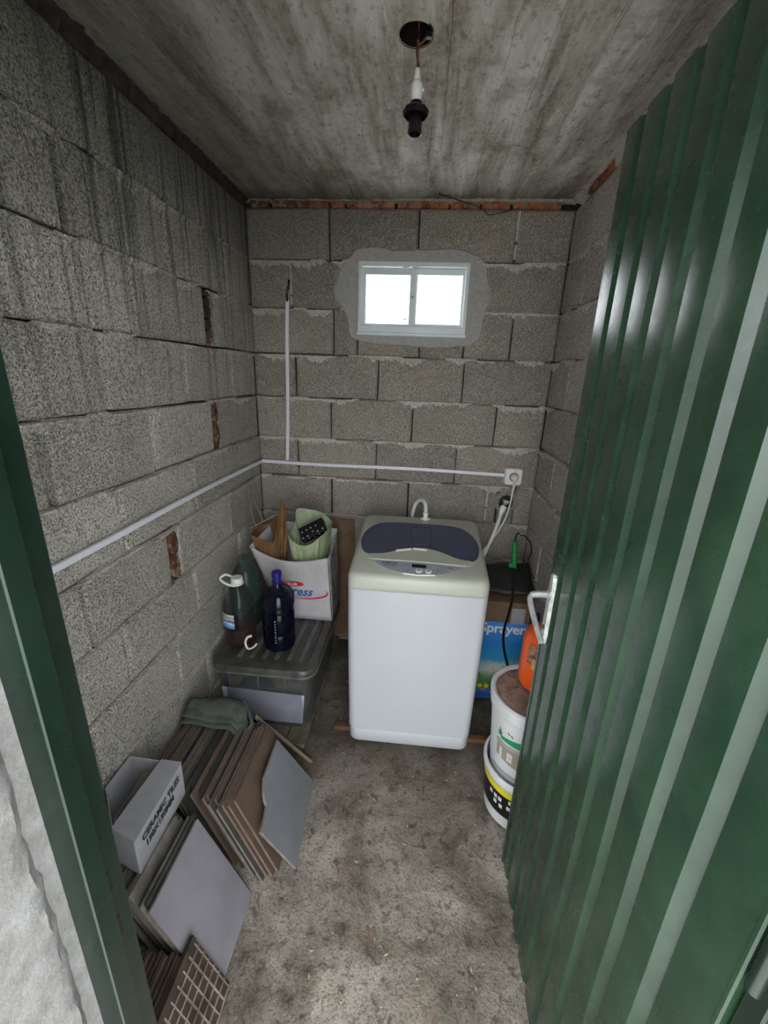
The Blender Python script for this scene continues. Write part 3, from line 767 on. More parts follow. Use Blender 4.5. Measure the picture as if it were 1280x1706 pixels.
# ------------------------------------------------------------------ washing machine
wx, wy = .0275, 1.632; HXm, HYm = .2625, .252
wm = empty('washing_machine', (wx, 1.38, .024)); tag(wm, 'white top-loading washing machine with cream lid deck and smoked oval window', 'washing machine')
o3 = Vector(wm.location)
def sh(mb): mb.v = [v-o3 for v in mb.v]; return mb
mb = MB(); mb.loft([rrect(wx, wy, HXm-.022, HYm-.014, .03, .030), rrect(wx, wy, HXm-.013, HYm-.008, .034, .040), rrect(wx, wy, HXm-.012, HYm-.007, .034, .095), rrect(wx, wy, HXm-.013, HYm-.0085, .034, .097),
    rrect(wx, wy, HXm-.009, HYm-.005, .034, .099), rrect(wx, wy, HXm-.002, HYm-.001, .034, .50), rrect(wx, wy, HXm-.001, HYm, .034, .748), rrect(wx, wy, HXm-.004, HYm-.003, .034, .751)], True)
sh(mb).obj('cabinet', M['white_metal'], wm, smooth=True)
def zt(x, y, d=0): return .812+(y-1.385)*.147+d
mb = MB(); mb.loft([rrect(wx, wy, HXm-.004, HYm-.003, .034, .752), rrect(wx, wy, HXm, HYm, .034, .756), rrect(wx, wy, HXm, HYm, .034, .764),
    rrect(wx, wy, HXm, HYm, .036, lambda x, y: zt(x, y, -.024)), rrect(wx, wy, HXm-.003, HYm-.004, .036, lambda x, y: zt(x, y, -.012)), rrect(wx, wy, HXm-.009, HYm-.010, .036, lambda x, y: zt(x, y, -.004)), rrect(wx, wy, HXm-.018, HYm-.019, .034, lambda x, y: zt(x, y, 0))], True)
sh(mb).obj('top_deck', M['cream'], wm, smooth=True)
def onlid(pts, h0, h1, name, mat, par=wm, sm=0, off=True):
    if sm: pts = smooth2d(pts, sm)
    r0 = [(x, y, zt(x, y, h0)) for x, y in pts]; r1 = [(x, y, zt(x, y, h1)) for x, y in pts]
    cx_ = sum(p[0] for p in pts)/len(pts); cy_ = sum(p[1] for p in pts)/len(pts)
    r2_ = [(x+(cx_-x)*.012, y+(cy_-y)*.012, zt(x, y, h1+.0008)) for x, y in pts]
    mb = MB(); mb.loft([r0, r1, r2_], True)
    if off: sh(mb)
    return mb.obj(name, mat, par)
glass = [(-.133, 1.795), (.03, 1.797), (.193, 1.790), (.243, 1.735), (.268, 1.66), (.267, 1.58), (.243, 1.513), (.205, 1.520), (.167, 1.535), (.134, 1.560), (.089, 1.584), (.038, 1.594), (-.013, 1.588), (-.063, 1.566), (-.102, 1.540), (-.140, 1.530), (-.181, 1.524), (-.207, 1.565), (-.216, 1.63), (-.208, 1.70), (-.178, 1.757)]
lid = [(-.133, 1.799), (.03, 1.801), (.195, 1.794), (.247, 1.738), (.2715, 1.66), (.2705, 1.58), (.243, 1.507), (.212, 1.477), (.03, 1.486), (-.156, 1.486), (-.184, 1.518), (-.210, 1.562), (-.2195, 1.63), (-.211, 1.702), (-.181, 1.761)]
onlid(lid, -.001, .0025, 'lid_bezel', M['cream'], sm=1)
onlid([(a, b) for a, b in smooth2d(glass, 1)], .002, .004, 'lid_window', M['smoke'], sm=1)
ring = smooth2d([(-.000, 1.765), (.064, 1.768), (.078, 1.75), (.080, 1.64), (.066, 1.617), (.006, 1.615), (-.010, 1.636), (-.012, 1.745)], 2)
sh(MB().tube([(x, y, zt(x, y, .0050)) for x, y in ring], .0013, 5, closed=True)).obj('fill_ring', M['smoke_line'], wm)
rim = smooth2d(glass, 2)
sh(MB().tube([(x, y, zt(x, y, .0038)) for x, y in rim], .0017, 5, closed=True)).obj('window_seal', M['smoke_line'], wm)
onlid([(-.150, 1.487), (-.146, 1.4935), (.03, 1.4945), (.205, 1.486), (.208, 1.478), (.03, 1.4865)], .002, .006, 'lid_lip', M['cream'])
for (a, b_) in ((-.066, -.006), (.002, .058)):
    onlid([(a, 1.576-(.012 if a < -.05 else 0)), (b_, 1.583 if a < 0 else 1.580), (b_, 1.573 if a < 0 else 1.571), (a, 1.566-(.012 if a < -.05 else 0))] if a < 0 else [(a, 1.586), (b_, 1.582), (b_, 1.573), (a, 1.577)], .0022, .0055, 'lid_clip', M['white'])
panel = [(-.146, 1.4835), (.02, 1.485), (.205, 1.474), (.171, 1.447), (.128, 1.423), (.086, 1.407), (.022, 1.401), (-.044, 1.410), (-.093, 1.431), (-.130, 1.460)]
pn = onlid(panel, -.001, .0022, 'control_panel', M['silver'], sm=1)
onlid([(.000, 1.4685), (.0555, 1.4675), (.0555, 1.448), (.000, 1.449)], .002, .0042, 'display', M['blackgl'])
for bx_ in (.028, .063):
    b0 = empty('panel_button', (0, 0, 0), parent=wm)
    pts = [(bx_+.0125*math.cos(2*PI*k/16), 1.4275+.0125*math.sin(2*PI*k/16)) for k in range(16)]
    onlid(pts, .002, .0055, 'button_ring', M['white'], b0)
    pts = [(bx_+.0075*math.cos(2*PI*k/16), 1.4275+.0075*math.sin(2*PI*k/16)) for k in range(16)]
    onlid(pts, .005, .0072, 'button_cap', M['silver'], b0)
pts = [(.146+.013*math.cos(2*PI*k/18), 1.452+.011*math.sin(2*PI*k/18)) for k in range(18)]
onlid(pts, .002, .0042, 'power_key', M['grey_print']); onlid([(a*.5+.073, b_*.5+.726) for a, b_ in pts], .004, .0055, 'power_key', M['taupe'])
for q in ((-.014, 1.421), (.098, 1.428)):
    onlid([(q[0]+.007*math.cos(2*PI*k/12), q[1]+.0045*math.sin(2*PI*k/12)) for k in range(12)], .002, .004, 'panel_key', M['taupe'])
onlid([(-.03, 1.4075), (.02, 1.402), (.088, 1.4075), (.088, 1.4055), (.02, 1.3995), (-.03, 1.4055)], .001, .0045, 'panel_rim', M['white'])
nl = Vector((0, 1, .147)).normalized()
def ltext(s, x, y, size, mat, **k): text('lettering', s, size, Vector((x, y, zt(x, y, .0035)))-o3, (1, 0, 0), nl, mat, wm, **k)
ltext('DAEWOO', -.112, 1.466, .0125, M['dark_text'], bold=True, spacing=1.05); ltext('AIR BUBBLE', -.098, 1.454, .0075, M['dark_text'])
for i in range(4):
    onlid([(-.036+i*.008, 1.470), (-.031+i*.008, 1.470), (-.031+i*.008, 1.452), (-.036+i*.008, 1.452)], .002, .0032, 'panel_mark', M['grey_print'])
for i in range(3):
    onlid([(.075, 1.468-i*.007), (.108, 1.466-i*.007), (.108, 1.464-i*.007), (.075, 1.466-i*.007)], .002, .0032, 'panel_mark', M['grey_print'])
for sx_ in (-1, 1):
    for sy_ in (-1, 1):
        MB().lathe([(.018, .0), (.022, .004), (.022, .008)], (wx+sx_*.20-o3.x, wy+sy_*.165-o3.y, .0), 12).obj('foot', M['black'], wm)
# inlet at the rear of the deck
it = empty('inlet_valve', (.052, 1.867, .878)-o3 if False else Vector((.050, 1.862, .872))-o3, parent=wm)
MB().lathe([(.020, -.004), (.020, .006), (.016, .008), (.010, .010), (.010, .024), (.0125, .025), (.0125, .034), (.009, .036)], (0, 0, .004), 14).obj('valve_nut', M['white'], it, smooth=True)
MB().bbox((-.024, -.006, .003), (-.014, .006, .012), .002).obj('valve_wing', M['white'], it); MB().bbox((.014, -.006, .003), (.024, .006, .012), .002).obj('valve_wing', M['white'], it)
hz = empty('elbow_hose', (.050, 1.865, .915)); tag(hz, 'grey elbow hose curving from the washer inlet down behind it', 'hose'); o3b = Vector(hz.location)
MB().tube([Vector(p)-o3b for p in spline([(.050, 1.864, .912), (.048, 1.872, .942), (.036, 1.89, .958), (.012, 1.915, .948), (-.008, 1.925, .90), (-.012, 1.93, .80), (-.010, 1.93, .6)], 7)], .0095, 10).obj('hose', M['bucket'], hz, smooth=True)
for i, (yy, l) in enumerate(((1.462, 'near'), (1.76, 'far'))):
    pk = MB().bbox((-.300, yy, .001), (.385, yy+.028, .0225), .003).obj('wooden_plank', M['wood']); tag(pk, 'orange wooden plank under the front edge of the washing machine' if i == 0 else 'orange wooden plank under the rear of the washing machine', 'plank')

# ------------------------------------------------------------------ pallet and storage box
pa = empty('wooden_pallet', (-.6, 1.30, 0)); tag(pa, 'low grey wooden board base lying under the plastic storage box', 'pallet'); o3 = Vector(pa.location)
for i in range(5):
    a = -.805+i*.0835
    sh(MB().bbox((a, 1.302, .052), (a+.080, 2.06, .072), .002)).obj('board', M['wood_grey'], pa)
for yy in (1.325, 1.66, 1.98): sh(MB().bbox((-.795, yy, .001), (-.405, yy+.06, .0515), .002)).obj('bearer', M['wood_grey'], pa)
BX0, BX1, BY0, BY1, BZ = -.775, -.372, 1.362, 1.945, .073
bxo = empty('storage_box', (-.57, 1.36, BZ)); tag(bxo, 'clouded plastic storage box with dusty ribbed lid on the wooden base', 'storage box'); o3 = Vector(bxo.location)
cx, cy, hx, hy = (BX0+BX1)/2, (BY0+BY1)/2, (BX1-BX0)/2, (BY1-BY0)/2
mb = MB(); mb.loft([rrect(cx, cy, hx-.035, hy-.028, .035, BZ+.002), rrect(cx, cy, hx-.022, hy-.014, .045, BZ+.014), rrect(cx, cy, hx-.008, hy-.004, .05, BZ+.285)], 'bottom'); sh(mb).obj('box_body', M['bin'], bxo, smooth=True)
mb = MB(); mb.loft([rrect(cx, cy, hx-.006, hy-.002, .05, BZ+.272), rrect(cx, cy, hx+.012, hy+.012, .06, BZ+.274), rrect(cx, cy, hx+.014, hy+.014, .06, BZ+.300), rrect(cx, cy, hx+.008, hy+.008, .056, BZ+.310), rrect(cx, cy, hx-.022, hy-.022, .045, BZ+.311), rrect(cx, cy, hx-.030, hy-.030, .04, BZ+.303)], 'top')
lidb = sh(mb).obj('box_lid', M['bin_lid'], bxo, smooth=True)
for i in range(6):
    u = cx-hx+.075+i*.052
    sh(MB().bbox((u, cy-hy+.06, BZ+.302), (u+.020, cy+hy-.06, BZ+.3065), .002)).obj('lid_rib', M['bin_rib'], lidb)
mb = MB(); mb.loft([[(x, y, z) for x, y, z in rrect(cx, cy, hx+.013+d, hy+.013+d, .06, zz)] for zz, d in ((BZ+.276, .0005), (BZ+.278, .003), (BZ+.284, .003), (BZ+.286, .0005))], False)
sh(mb).obj('lid_rim', M['bin_rib'], lidb, smooth=True)
for xa in (cx-hx+.035, cx+hx-.075): sh(MB().bbox((xa, cy-hy-.0185, BZ+.262), (xa+.028, cy-hy-.010, BZ+.308), .002)).obj('lid_clip', M['bin'], bxo)
for xa in (-.14, -.02, .09): sh(MB().bbox((cx+xa, cy-hy-.002, BZ+.20), (cx+xa+.004, cy-hy+.002, BZ+.272), .001)).obj('box_rib', M['bin_rib'], bxo)
# contents seen through the walls: separate things
o = MB(); o.loft([rrect(cx, cy-.0, hx-.052, hy-.05, .03, BZ+.016), rrect(cx, cy, hx-.03, hy-.035, .03, BZ+.20), rrect(cx, cy+.02, hx-.06, hy-.08, .03, BZ+.235)], True)
tag(o.obj('packed_fabric', M['bin_khaki'], smooth=True), 'khaki fabric packed inside the clouded storage box', 'fabric')
y_ = cy-hy+.019
tag(MB().poly([(cx-hx+.028, y_+.006, BZ+.02), (cx+hx-.048, y_+.006, BZ+.02), (cx+hx-.034, y_-.008, BZ+.178), (cx-hx+.022, y_-.008, BZ+.188)], (0, .003, 0)).obj('paper_sheet', M['bin_sheet']), 'pale sheet standing against the front inside the storage box', 'sheet')
pts = [(cx-.075+.075*math.cos(PI-t*PI)+.04, BZ+.190+.042*math.sin(t*PI)) for t in [k/14 for k in range(15)]]
tag(MB().poly([(x, y_+.004, z) for x, z in pts], (0, .018, 0)).obj('dark_dish', M['bin_dark']), 'dark rounded dish standing behind the sheet inside the storage box', 'dish')
tag(MB().bbox((cx-hx+.03, y_+.027, BZ+.240), (cx+hx-.04, y_+.13, BZ+.264), .006).obj('folded_bag', M['bin_dark']), 'dark blue folded bag just under the lid of the storage box', 'bag')

# ------------------------------------------------------------------ bottles on the box
LZ = BZ+.311
def bottle(name, c, prof, mat, label, cat='bottle', sq=0, n=28, grp=None):
    e = empty(name, c); tag(e, label, cat, grp)
    mb = MB(); mb.lathe(prof, (0, 0, 0), n, 'bottom'); mb.obj('bottle_body', mat, e, smooth=True); return e
b1 = bottle('water_bottle', (-.548, 1.517, LZ), [(.05, 0), (.064, .006), (.0675, .02), (.0675, .075), (.0655, .08), (.0675, .085), (.0675, .175), (.0655, .18), (.067, .212), (.064, .238), (.052, .258), (.030, .276), (.018, .290), (.016, .312)], M['blue_pet'], 'tall dark blue plastic bottle standing on the storage box lid')
MB().lathe([(.048, .002), (.0625, .008), (.066, .02), (.066, .200), (.001, .201)], (0, 0, 0), 28, 'bottom').obj('liquid', M['blue_liquid'], b1, smooth=True)
MB().lathe([(.0215, .300), (.0225, .304), (.0205, .306), (.018, .309), (.018, .325), (.0205, .328), (.0205, .346), (.018, .349)], (0, 0, 0), 20).obj('cap', M['blue_cap'], b1, smooth=True)
MB().tube(spline([(.018, -.006, .300), (.052, -.012, .290), (.068, -.01, .262), (.068, -.008, .215)], 5), .005, 6).obj('handle', M['blue_pet'], b1, smooth=True)
mb = MB()
for i in range(9):
    z = .050+i*.0125; a = math.radians(-84); mb.bbox((.0668*math.cos(a)-.0035+.0012*(i % 2), .0668*math.sin(a)-.0012, z), (.0668*math.cos(a)+.0025, .0668*math.sin(a)+.001, z+.007), .001)
mb.obj('embossed_glint', M['silver'], b1)  # raised dashes coloured silver, the glint on the embossing painted in
b2 = bottle('juice_bottle', (-.725, 1.530, LZ), [(.05, 0), (.066, .006), (.0685, .02), (.0665, .06), (.0685, .066), (.0685, .16), (.066, .166), (.0665, .172), (.060, .20), (.046, .235), (.030, .262), (.021, .272), (.020, .285)], M['pet'], 'clear plastic bottle with white cap and dark red liquid beside the wall')
MB().lathe([(.048, .002), (.0645, .008), (.0672, .02), (.0652, .06), (.0652, .082), (.001, .083)], (0, 0, 0), 28, 'bottom').obj('liquid', M['red_liquid'], b2, smooth=True)
MB().lathe([(.0235, .280), (.0245, .283), (.0245, .298), (.0225, .302)], (0, 0, 0), 22).obj('cap', M['white'], b2, smooth=True)
MB().tube([(p[0], p[1], p[2]) for p in spline([(.0, -.024, .272), (-.03, -.022, .276), (-.062, -.012, .286), (-.068, -.004, .296), (-.052, .010, .304), (-.028, .012, .296), (-.014, .016, .286)], 5)], .0052, 8).obj('carry_handle', M['white'], b2, smooth=True)
MB().lathe([(.024, .270), (.027, .272), (.027, .277), (.024, .279)], (0, 0, 0), 22).obj('neck_ring', M['white'], b2, smooth=True)
def cyl_patch(r, a0, a1, z0, z1, n=10, t=.0008, z0b=None, z1b=None):
    """curved label patch on a cylinder; angles in degrees; r may be a function of z"""
    z0b = z0 if z0b is None else z0b; z1b = z1 if z1b is None else z1b
    R_ = r if callable(r) else (lambda z: r); mb = MB(); rings = []
    for i in range(n+1):
        q = i/n; a = math.radians(a0+(a1-a0)*q); lo = z0+(z0b-z0)*q; hi = z1+(z1b-z1)*q; c, s = math.cos(a), math.sin(a)
        rings.append([(c*(R_(lo)), s*(R_(lo)), lo), (c*(R_(lo)+t), s*(R_(lo)+t), lo), (c*(R_(hi)+t), s*(R_(hi)+t), hi), (c*R_(hi), s*R_(hi), hi)])
    return mb.loft(rings, True)
def label_mat():
    t = NT('water_label_print'); co = t.co('object'); z = t.sep(co)[2]
    n = t.noise(co, 28, 4, .6); f = t.math('ADD', t.mask(z, .10, .162), t.math('MULTIPLY', t.math('SUBTRACT', n, .5), .5))
    return t.fin(t.ramp(f, [(.05, (90, 150, 215)), (.3, (206, 222, 240)), (.42, (40, 60, 150)), (.55, (200, 196, 226)), (.75, (160, 160, 90)), (.95, (214, 214, 214))]), .5)
cyl_patch(.0687, 205, 275, .095, .160, 12).obj('bottle_label', label_mat(), b2, smooth=True)
tg = MB().tube(spline([(-.655, 1.478, .442), (-.672, 1.470, .438), (-.678, 1.462, .415), (-.664, 1.453, .396), (-.643, 1.455, .402), (-.628, 1.462, .418)], 5), lambda t: .0055-.002*t, 7)
tag(tg.obj('spare_handle', M['white'], smooth=True), 'loose white bottle handle lying on the box lid between two bottles', 'handle')
b3 = bottle('water_jug', (-.750, 1.668, LZ), [(.05, 0), (.063, .006), (.067, .02), (.067, .07), (.065, .075), (.067, .08), (.067, .20), (.060, .235), (.05, .27), (.03, .295), (.018, .305), (.017, .325)], M['pet_green'], 'large empty greenish plastic jug in the corner behind the other bottles')
MB().lathe([(.020, .322), (.021, .325), (.021, .338), (.018, .341)], (0, 0, 0), 18).obj('cap', M['pet_green'], b3, smooth=True)
MB().tube(spline([(.018, -.004, .31), (.05, -.01, .292), (.071, -.012, .255), (.069, -.012, .22)], 5), .005, 6).obj('handle', M['pet_green'], b3, smooth=True)
bc = MB().lathe([(.001, .0), (.016, .0), (.0165, .002), (.0165, .016), (.014, .019)], (-.775, 1.300, .075), 18)
tag(bc.obj('bottle_cap', M['blue_cap'], smooth=True), 'violet blue bottle cap on the base between storage box and wall', 'cap')

# ------------------------------------------------------------------ open carton with paper and film bags
def patch(name, P00, P10, P11, P01, mat, parent, n=10, m=10, amp=.003, seed=0, thick=.003, top=None, fn=None):
    P00, P10, P11, P01 = map(Vector, (P00, P10, P11, P01)); vs, fs = [], []
    nrm = (P10-P00).cross(P01-P00).normalized()
    for i in range(n+1):
        for j in range(m+1):
            u, v = i/n, j/m; p = P00*(1-u)*(1-v)+P10*u*(1-v)+P11*u*v+P01*(1-u)*v
            if top: p.z += top(u)*v*v
            k = N(u*3+seed, v*3, seed)*amp+N(u*9+seed, v*9, seed)*amp*.35
            p = p+nrm*k
            if fn: p = fn(u, v, p)
            vs.append(p)
    for i in range(n):
        for j in range(m): a = i*(m+1)+j; fs.append((a, a+m+1, a+m+2, a+1))
    o = mesh(name, vs, fs, mat, parent, smooth=True)
    if thick:
        s = o.modifiers.new('thickness', 'SOLIDIFY'); s.thickness = thick; s.offset = 0
    return o
ca = empty('open_carton', (-.5, 1.72, LZ)); tag(ca, 'white printed carton with flared open top on the storage box', 'carton')
o3 = Vector(ca.location)
FL, FR, BR, BL = [Vector(p)-o3 for p in ((-.60, 1.722, LZ+.003), (-.364, 1.722, LZ+.003), (-.368, 1.930, LZ+.003), (-.60, 1.930, LZ+.003))]
TFL, TFR, TBR, TBL = [Vector(p)-o3 for p in ((-.735, 1.705, .752), (-.377, 1.700, .722), (-.378, 1.935, .775), (-.700, 1.95, .80))]
TMID = lambda u: -.055*math.sin(u*PI)**1.0*(1-u*.35)
patch('front_panel', FL, FR, TFR, TFL, M['carton'], ca, 16, 12, .004, 3, .003, TMID)
patch('side_panel', FR+Vector((.003, .004, 0)), BR, TBR, TFR+Vector((.003, .004, 0)), M['carton_grey'], ca, 10, 10, .003, 5, .003)
patch('back_panel', BL, BR, TBR, TBL, M['carton'], ca, 8, 8, .003, 7, .003)
patch('side_panel', FL, BL, TBL, TFL, M['carton'], ca, 8, 8, .003, 9, .003)
mesh('bottom_panel', [FL, FR, BR, BL, FL+Vector((0, 0, .003)), FR+Vector((0, 0, .003)), BR+Vector((0, 0, .003)), BL+Vector((0, 0, .003))], [(0, 1, 2, 3), (4, 5, 6, 7), (0, 1, 5, 4), (1, 2, 6, 5), (2, 3, 7, 6), (3, 0, 4, 7)], M['carton'], ca)
# printed marks on the front panel plane
fu = (TFR-TFL); fn_ = (FR-FL).cross(TFL-FL).normalized()
if fn_.y > 0: fn_ = -fn_
def onfront(x, z, h=.0075):
    """world x,z on the front panel"""
    t = (z-LZ-.003)/(.735-LZ); y = 1.722-.019*t; return Vector((x, y, z))-o3+Vector((0, -h, 0))
def fpoly(pts, name, mat, h=.0065): return MB().poly([onfront(x, z, h) for x, z in pts], (0, .0006, 0)).obj(name, mat, ca)
ov = [(-.540+.050*math.cos(2*PI*k/28), .578+.0125*math.sin(2*PI*k/28)+.0*k) for k in range(28)]
fpoly(ov, 'red_oval', M['red_print'])
sw = []
for k in range(25):
    a = math.radians(-118+k*150/24); sw.append((-.495+.118*math.cos(a), .540+.036*math.sin(a)-.004))
sw2 = []
for k in range(25):
    a = math.radians(-118+k*150/24); q = math.sin(PI*min(1, k/24)); sw2.append((-.495+(.118-.012*q)*math.cos(a), .540+(.036-.0065*q)*math.sin(a)-.0035))
fpoly(sw+sw2[::-1], 'red_swoosh', M['red_print'])
text('lettering', 'CELLER', .0175, onfront(-.578, .5715, .0075), (1, 0, 0), (0, 0, 1), M['white'], ca, bold=True, spacing=1.0)
text('lettering', 'Xpress', .058, onfront(-.622, .524, .0075), (1, 0, -.02), (0, 0, 1), M['blue_print'], ca, bold=True, shear=.35, spacing=1.02)
text('lettering', 'fast and easy to use', .0095, onfront(-.545, .5145, .0075), (1, 0, -.02), (0, 0, 1), M['dark_text'], ca)
# outline printed on the side panel
def onside(v, z): t = (z-LZ)/(.74-LZ); return Vector((-.364-.013*t+.006, 1.722+.205*v, z))-o3
q = [onside(.12, .70), onside(.45, .72), onside(.62, .50), onside(.18, .475)]
mb = MB()
for i in range(4): mb.tube([q[i], q[(i+1) % 4]], .0012, 4)
mb.obj('side_outline', M['dark_text'], ca)
def rimbag(name, base, rim, mat, label, cat, z0, seed, shrink=.55, n=4):
    """crumpled open bag: ragged rim points, gathered bottom"""
    c = Vector((sum(p[0] for p in rim)/len(rim), sum(p[1] for p in rim)/len(rim), z0))
    rim_ = spline([Vector(p) for p in rim]+[Vector(rim[0])], n)[:-1]
    rings = []
    for k in range(8):
        t = k/7; ring = []
        for i, p in enumerate(rim_):
            b0 = c+Vector(((p.x-c.x)*shrink, (p.y-c.y)*shrink, 0)); q = b0.lerp(p, t)
            w_ = (1-abs(2*t-1.1))*.014
            q = q+Vector((N(i*.9+seed, t*4, 1), N(i*.9+seed, t*4, 5), N(i*.7, t*5, 9)*.6))*w_
            ring.append(q)
        rings.append(ring)
    mb = MB(); mb.loft(rings, 'bottom'); o = mb.obj(name, mat, smooth=False)
    s = o.modifiers.new('thickness', 'SOLIDIFY'); s.thickness = .0012; tag(o, label, cat); return o
rimbag('paper_bag', None, [(-.733, 1.722, .80), (-.69, 1.722, .785), (-.65, 1.728, .768), (-.630, 1.735, .775), (-.618, 1.755, .86), (-.605, 1.79, .960), (-.594, 1.79, .925), (-.583, 1.775, .83), (-.583, 1.80, .78), (-.62, 1.86, .80), (-.66, 1.90, .83), (-.70, 1.90, .80), (-.735, 1.86, .80), (-.745, 1.80, .795)], M['kraft'], 'crumpled brown paper bag with a torn peak inside the white carton', 'paper bag', .52, 2, .45)
rimbag('film_bag', None, [(-.566, 1.728, .812), (-.545, 1.726, .785), (-.505, 1.726, .762), (-.46, 1.726, .772), (-.425, 1.736, .80), (-.396, 1.78, .82), (-.385, 1.84, .835), (-.40, 1.90, .830), (-.45, 1.915, .862), (-.51, 1.915, .875), (-.565, 1.88, .885), (-.560, 1.84, .84), (-.568, 1.79, .80)], M['green_bag'], 'pale green plastic bag stuffed open inside the white carton', 'plastic bag', .54, 6, .5)
pb = empty('polka_dot_box', (-.478, 1.815, .812)); pb.rotation_euler = (math.radians(40), math.radians(-28), math.radians(8)); tag(pb, 'black box with white dots lying in the pale green bag', 'box')
MB().bbox((-.062, -.036, -.035), (.062, .036, .0), .003).obj('box_shell', M['dots'], pb)
for i in range(9):
    x_, y_ = -.050+(i % 5)*.025+random.uniform(-.004, .004), -.022+(i//5)*.024+random.uniform(-.006, .008)
    MB().lathe([(.0036, 0), (.0034, .0006)], (x_, y_, .0), 8).obj('dot', M['white'], pb)
for i in range(5): MB().lathe([(.0034, 0), (.0032, -.0006)], (-.05+i*.026, -.036, -.017+.006*(i % 2)), 8, True, 'y').obj('dot', M['white'], pb)
for i, pts in enumerate(([(-.76, 1.86, .78), (-.795, 1.90, .83), (-.812, 1.93, .87), (-.808, 1.95, .90)], [(-.74, 1.90, .80), (-.775, 1.93, .85), (-.80, 1.96, .88), (-.808, 1.97, .895)], [(-.77, 1.80, .80), (-.70, 1.84, .835), (-.65, 1.85, .86), (-.61, 1.86, .84)])):
    o = MB().tube(spline(pts, 6), .0028, 6).obj('dry_stalk', M['straw'], smooth=True)
    tag(o, ['pale dry stalk bending against the wall behind the carton', 'thin dry stalk rising into the wall corner behind the carton', 'dry stalk lying across the brown paper bag'][i], 'stalk', None)
cbd = MB().poly([(-.575, 2.075, .075), (-.30, 2.075, .075), (-.315, 2.088, .775), (-.56, 2.088, .785)], (0, .005, 0)).obj('cardboard_sheet', M['cardboard']); tag(cbd, 'brown cardboard sheet standing against the back wall beside the carton', 'cardboard')

# ------------------------------------------------------------------ tile stacks
TH = .0078
def tile_mesh(w, h, t=TH, poly=None, seed=0):
    """tile: y = width, z = height, thickness to -x; slot 0 body, slot 1 face"""
    rnd = random.Random(seed)
    if poly is None:
        c = .002
        poly = [(c, 0), (w-c, 0), (w, c), (w, h-c), (w-c, h), (w*.6, h-rnd.uniform(0, .0006)), (w*.3, h-rnd.uniform(0, .0006)), (c, h), (0, h-c), (0, c)]
    n = len(poly); cy_ = sum(p[0] for p in poly)/n; cz_ = sum(p[1] for p in poly)/n
    back = [(-t, y, z) for y, z in poly]; mid = [(-.0014, y, z) for y, z in poly]; fr = [(0, y+(cy_-y)*.008, z+(cz_-z)*.008) for y, z in poly]
    mb = MB(); mb.loft([back, mid], 'bottom'); b = len(mb.v)
    mb.v += [Vector(p) for p in fr]
    for i in range(n): j = (i+1) % n; mb.f.append((n+i, n+j, b+j, b+i)); mb.m.append(1)
    mb.f.append(tuple(range(b, b+n))); mb.m.append(1)
    return mb
def place(mb, mats, loc, th, rz=0, name='ceramic_tile'):
    o = mb.obj(name, mats); o.location = loc; o.rotation_euler = (0, -th, rz); return o
G1 = 'ceramic tiles leaning in the long stack'
# front grey tile with its broken corner
o = place(tile_mesh(.3, .28, poly=[(0, 0), (.304, 0), (.256, .278), (.10, .282), (.078, .268), (.066, .262), (.050, .243), (.046, .228), (.018, .222), (-.030, .220)], seed=1), [M['t_beige'], M['t_glaze']], (-.309, .902, .001), math.radians(25), math.radians(3.5))
tag(o, 'smooth grey tile with broken corner, nearest the door in the long stack', 'tile')
o = place(tile_mesh(.288, .31, seed=2), [M['t_terra'], M['t_brown']], (-.362, .888, .001), math.radians(22.5)); tag(o, 'bare brown-backed tile just behind the broken grey tile', 'tile')
kinds = [('terracotta-edged', 't_terra', 't_brown'), ('dark green-grey', 't_grey', 't_grey'), ('beige-edged', 't_beige', 't_grey')]
seq = [0, 0, 0, 2, 1, 0, 2, 1, 2, 0, 1, 1, 1, 0, 1, 1, 1, 1, 2, 0, 2, 0, 1, 1, 2, 0, 2, 2, 0, 1, 0, 2]
ORD = 'first second third fourth fifth sixth seventh eighth ninth tenth eleventh twelfth thirteenth fourteenth fifteenth sixteenth seventeenth eighteenth nineteenth twentieth twenty-first twenty-second twenty-third twenty-fourth twenty-fifth twenty-sixth twenty-seventh twenty-eighth twenty-ninth thirtieth thirty-first thirty-second'.split()
place_lbl = {0: 'terracotta-edged ceramic tile leaning among the long stack by the wall', 1: 'dark green-grey ceramic tile leaning among the long stack by the wall', 2: 'beige-edged ceramic tile leaning among the long stack by the wall'}
xb = -.3735; meshes = {}
for i, k in enumerate(seq):
    q = i/len(seq); y_ = .872+.012*N(i*.8, 1, 1)+(.10*q*q)+(.02 if k == 1 else 0)+(.015*math.sin(i*1.7)); h_ = .310 if k != 1 else .296
    if q > .72: y_ += .05
    h_ -= .03*max(0, q-.5); y_ = min(y_, .995)
    key = (k, round(h_, 2))
    if key not in meshes: meshes[key] = place(tile_mesh(.30, round(h_, 2), seed=i), [M[kinds[k][1]], M[kinds[k][2]]], (0, 0, 0), 0).data; first = True
    me = meshes[key]
    for oo in list(bpy.data.objects):
        if oo.data is me and 'label' not in oo: bpy.data.objects.remove(oo)
    o = bpy.data.objects.new('ceramic_tile', me); COL.objects.link(o)
    o.location = (xb, y_, .001); o.rotation_euler = (0, -math.radians(22.5), 0)
    tag(o, kinds[k][0]+' tile in the long stack, '+ORD[i]+' behind the brown-backed tile', 'tile', 'tiles leaning in the long stack')
    xb -= .0088 + (.004 if i in (3, 9, 17) else 0) + (.0006 if k == 1 else 0)
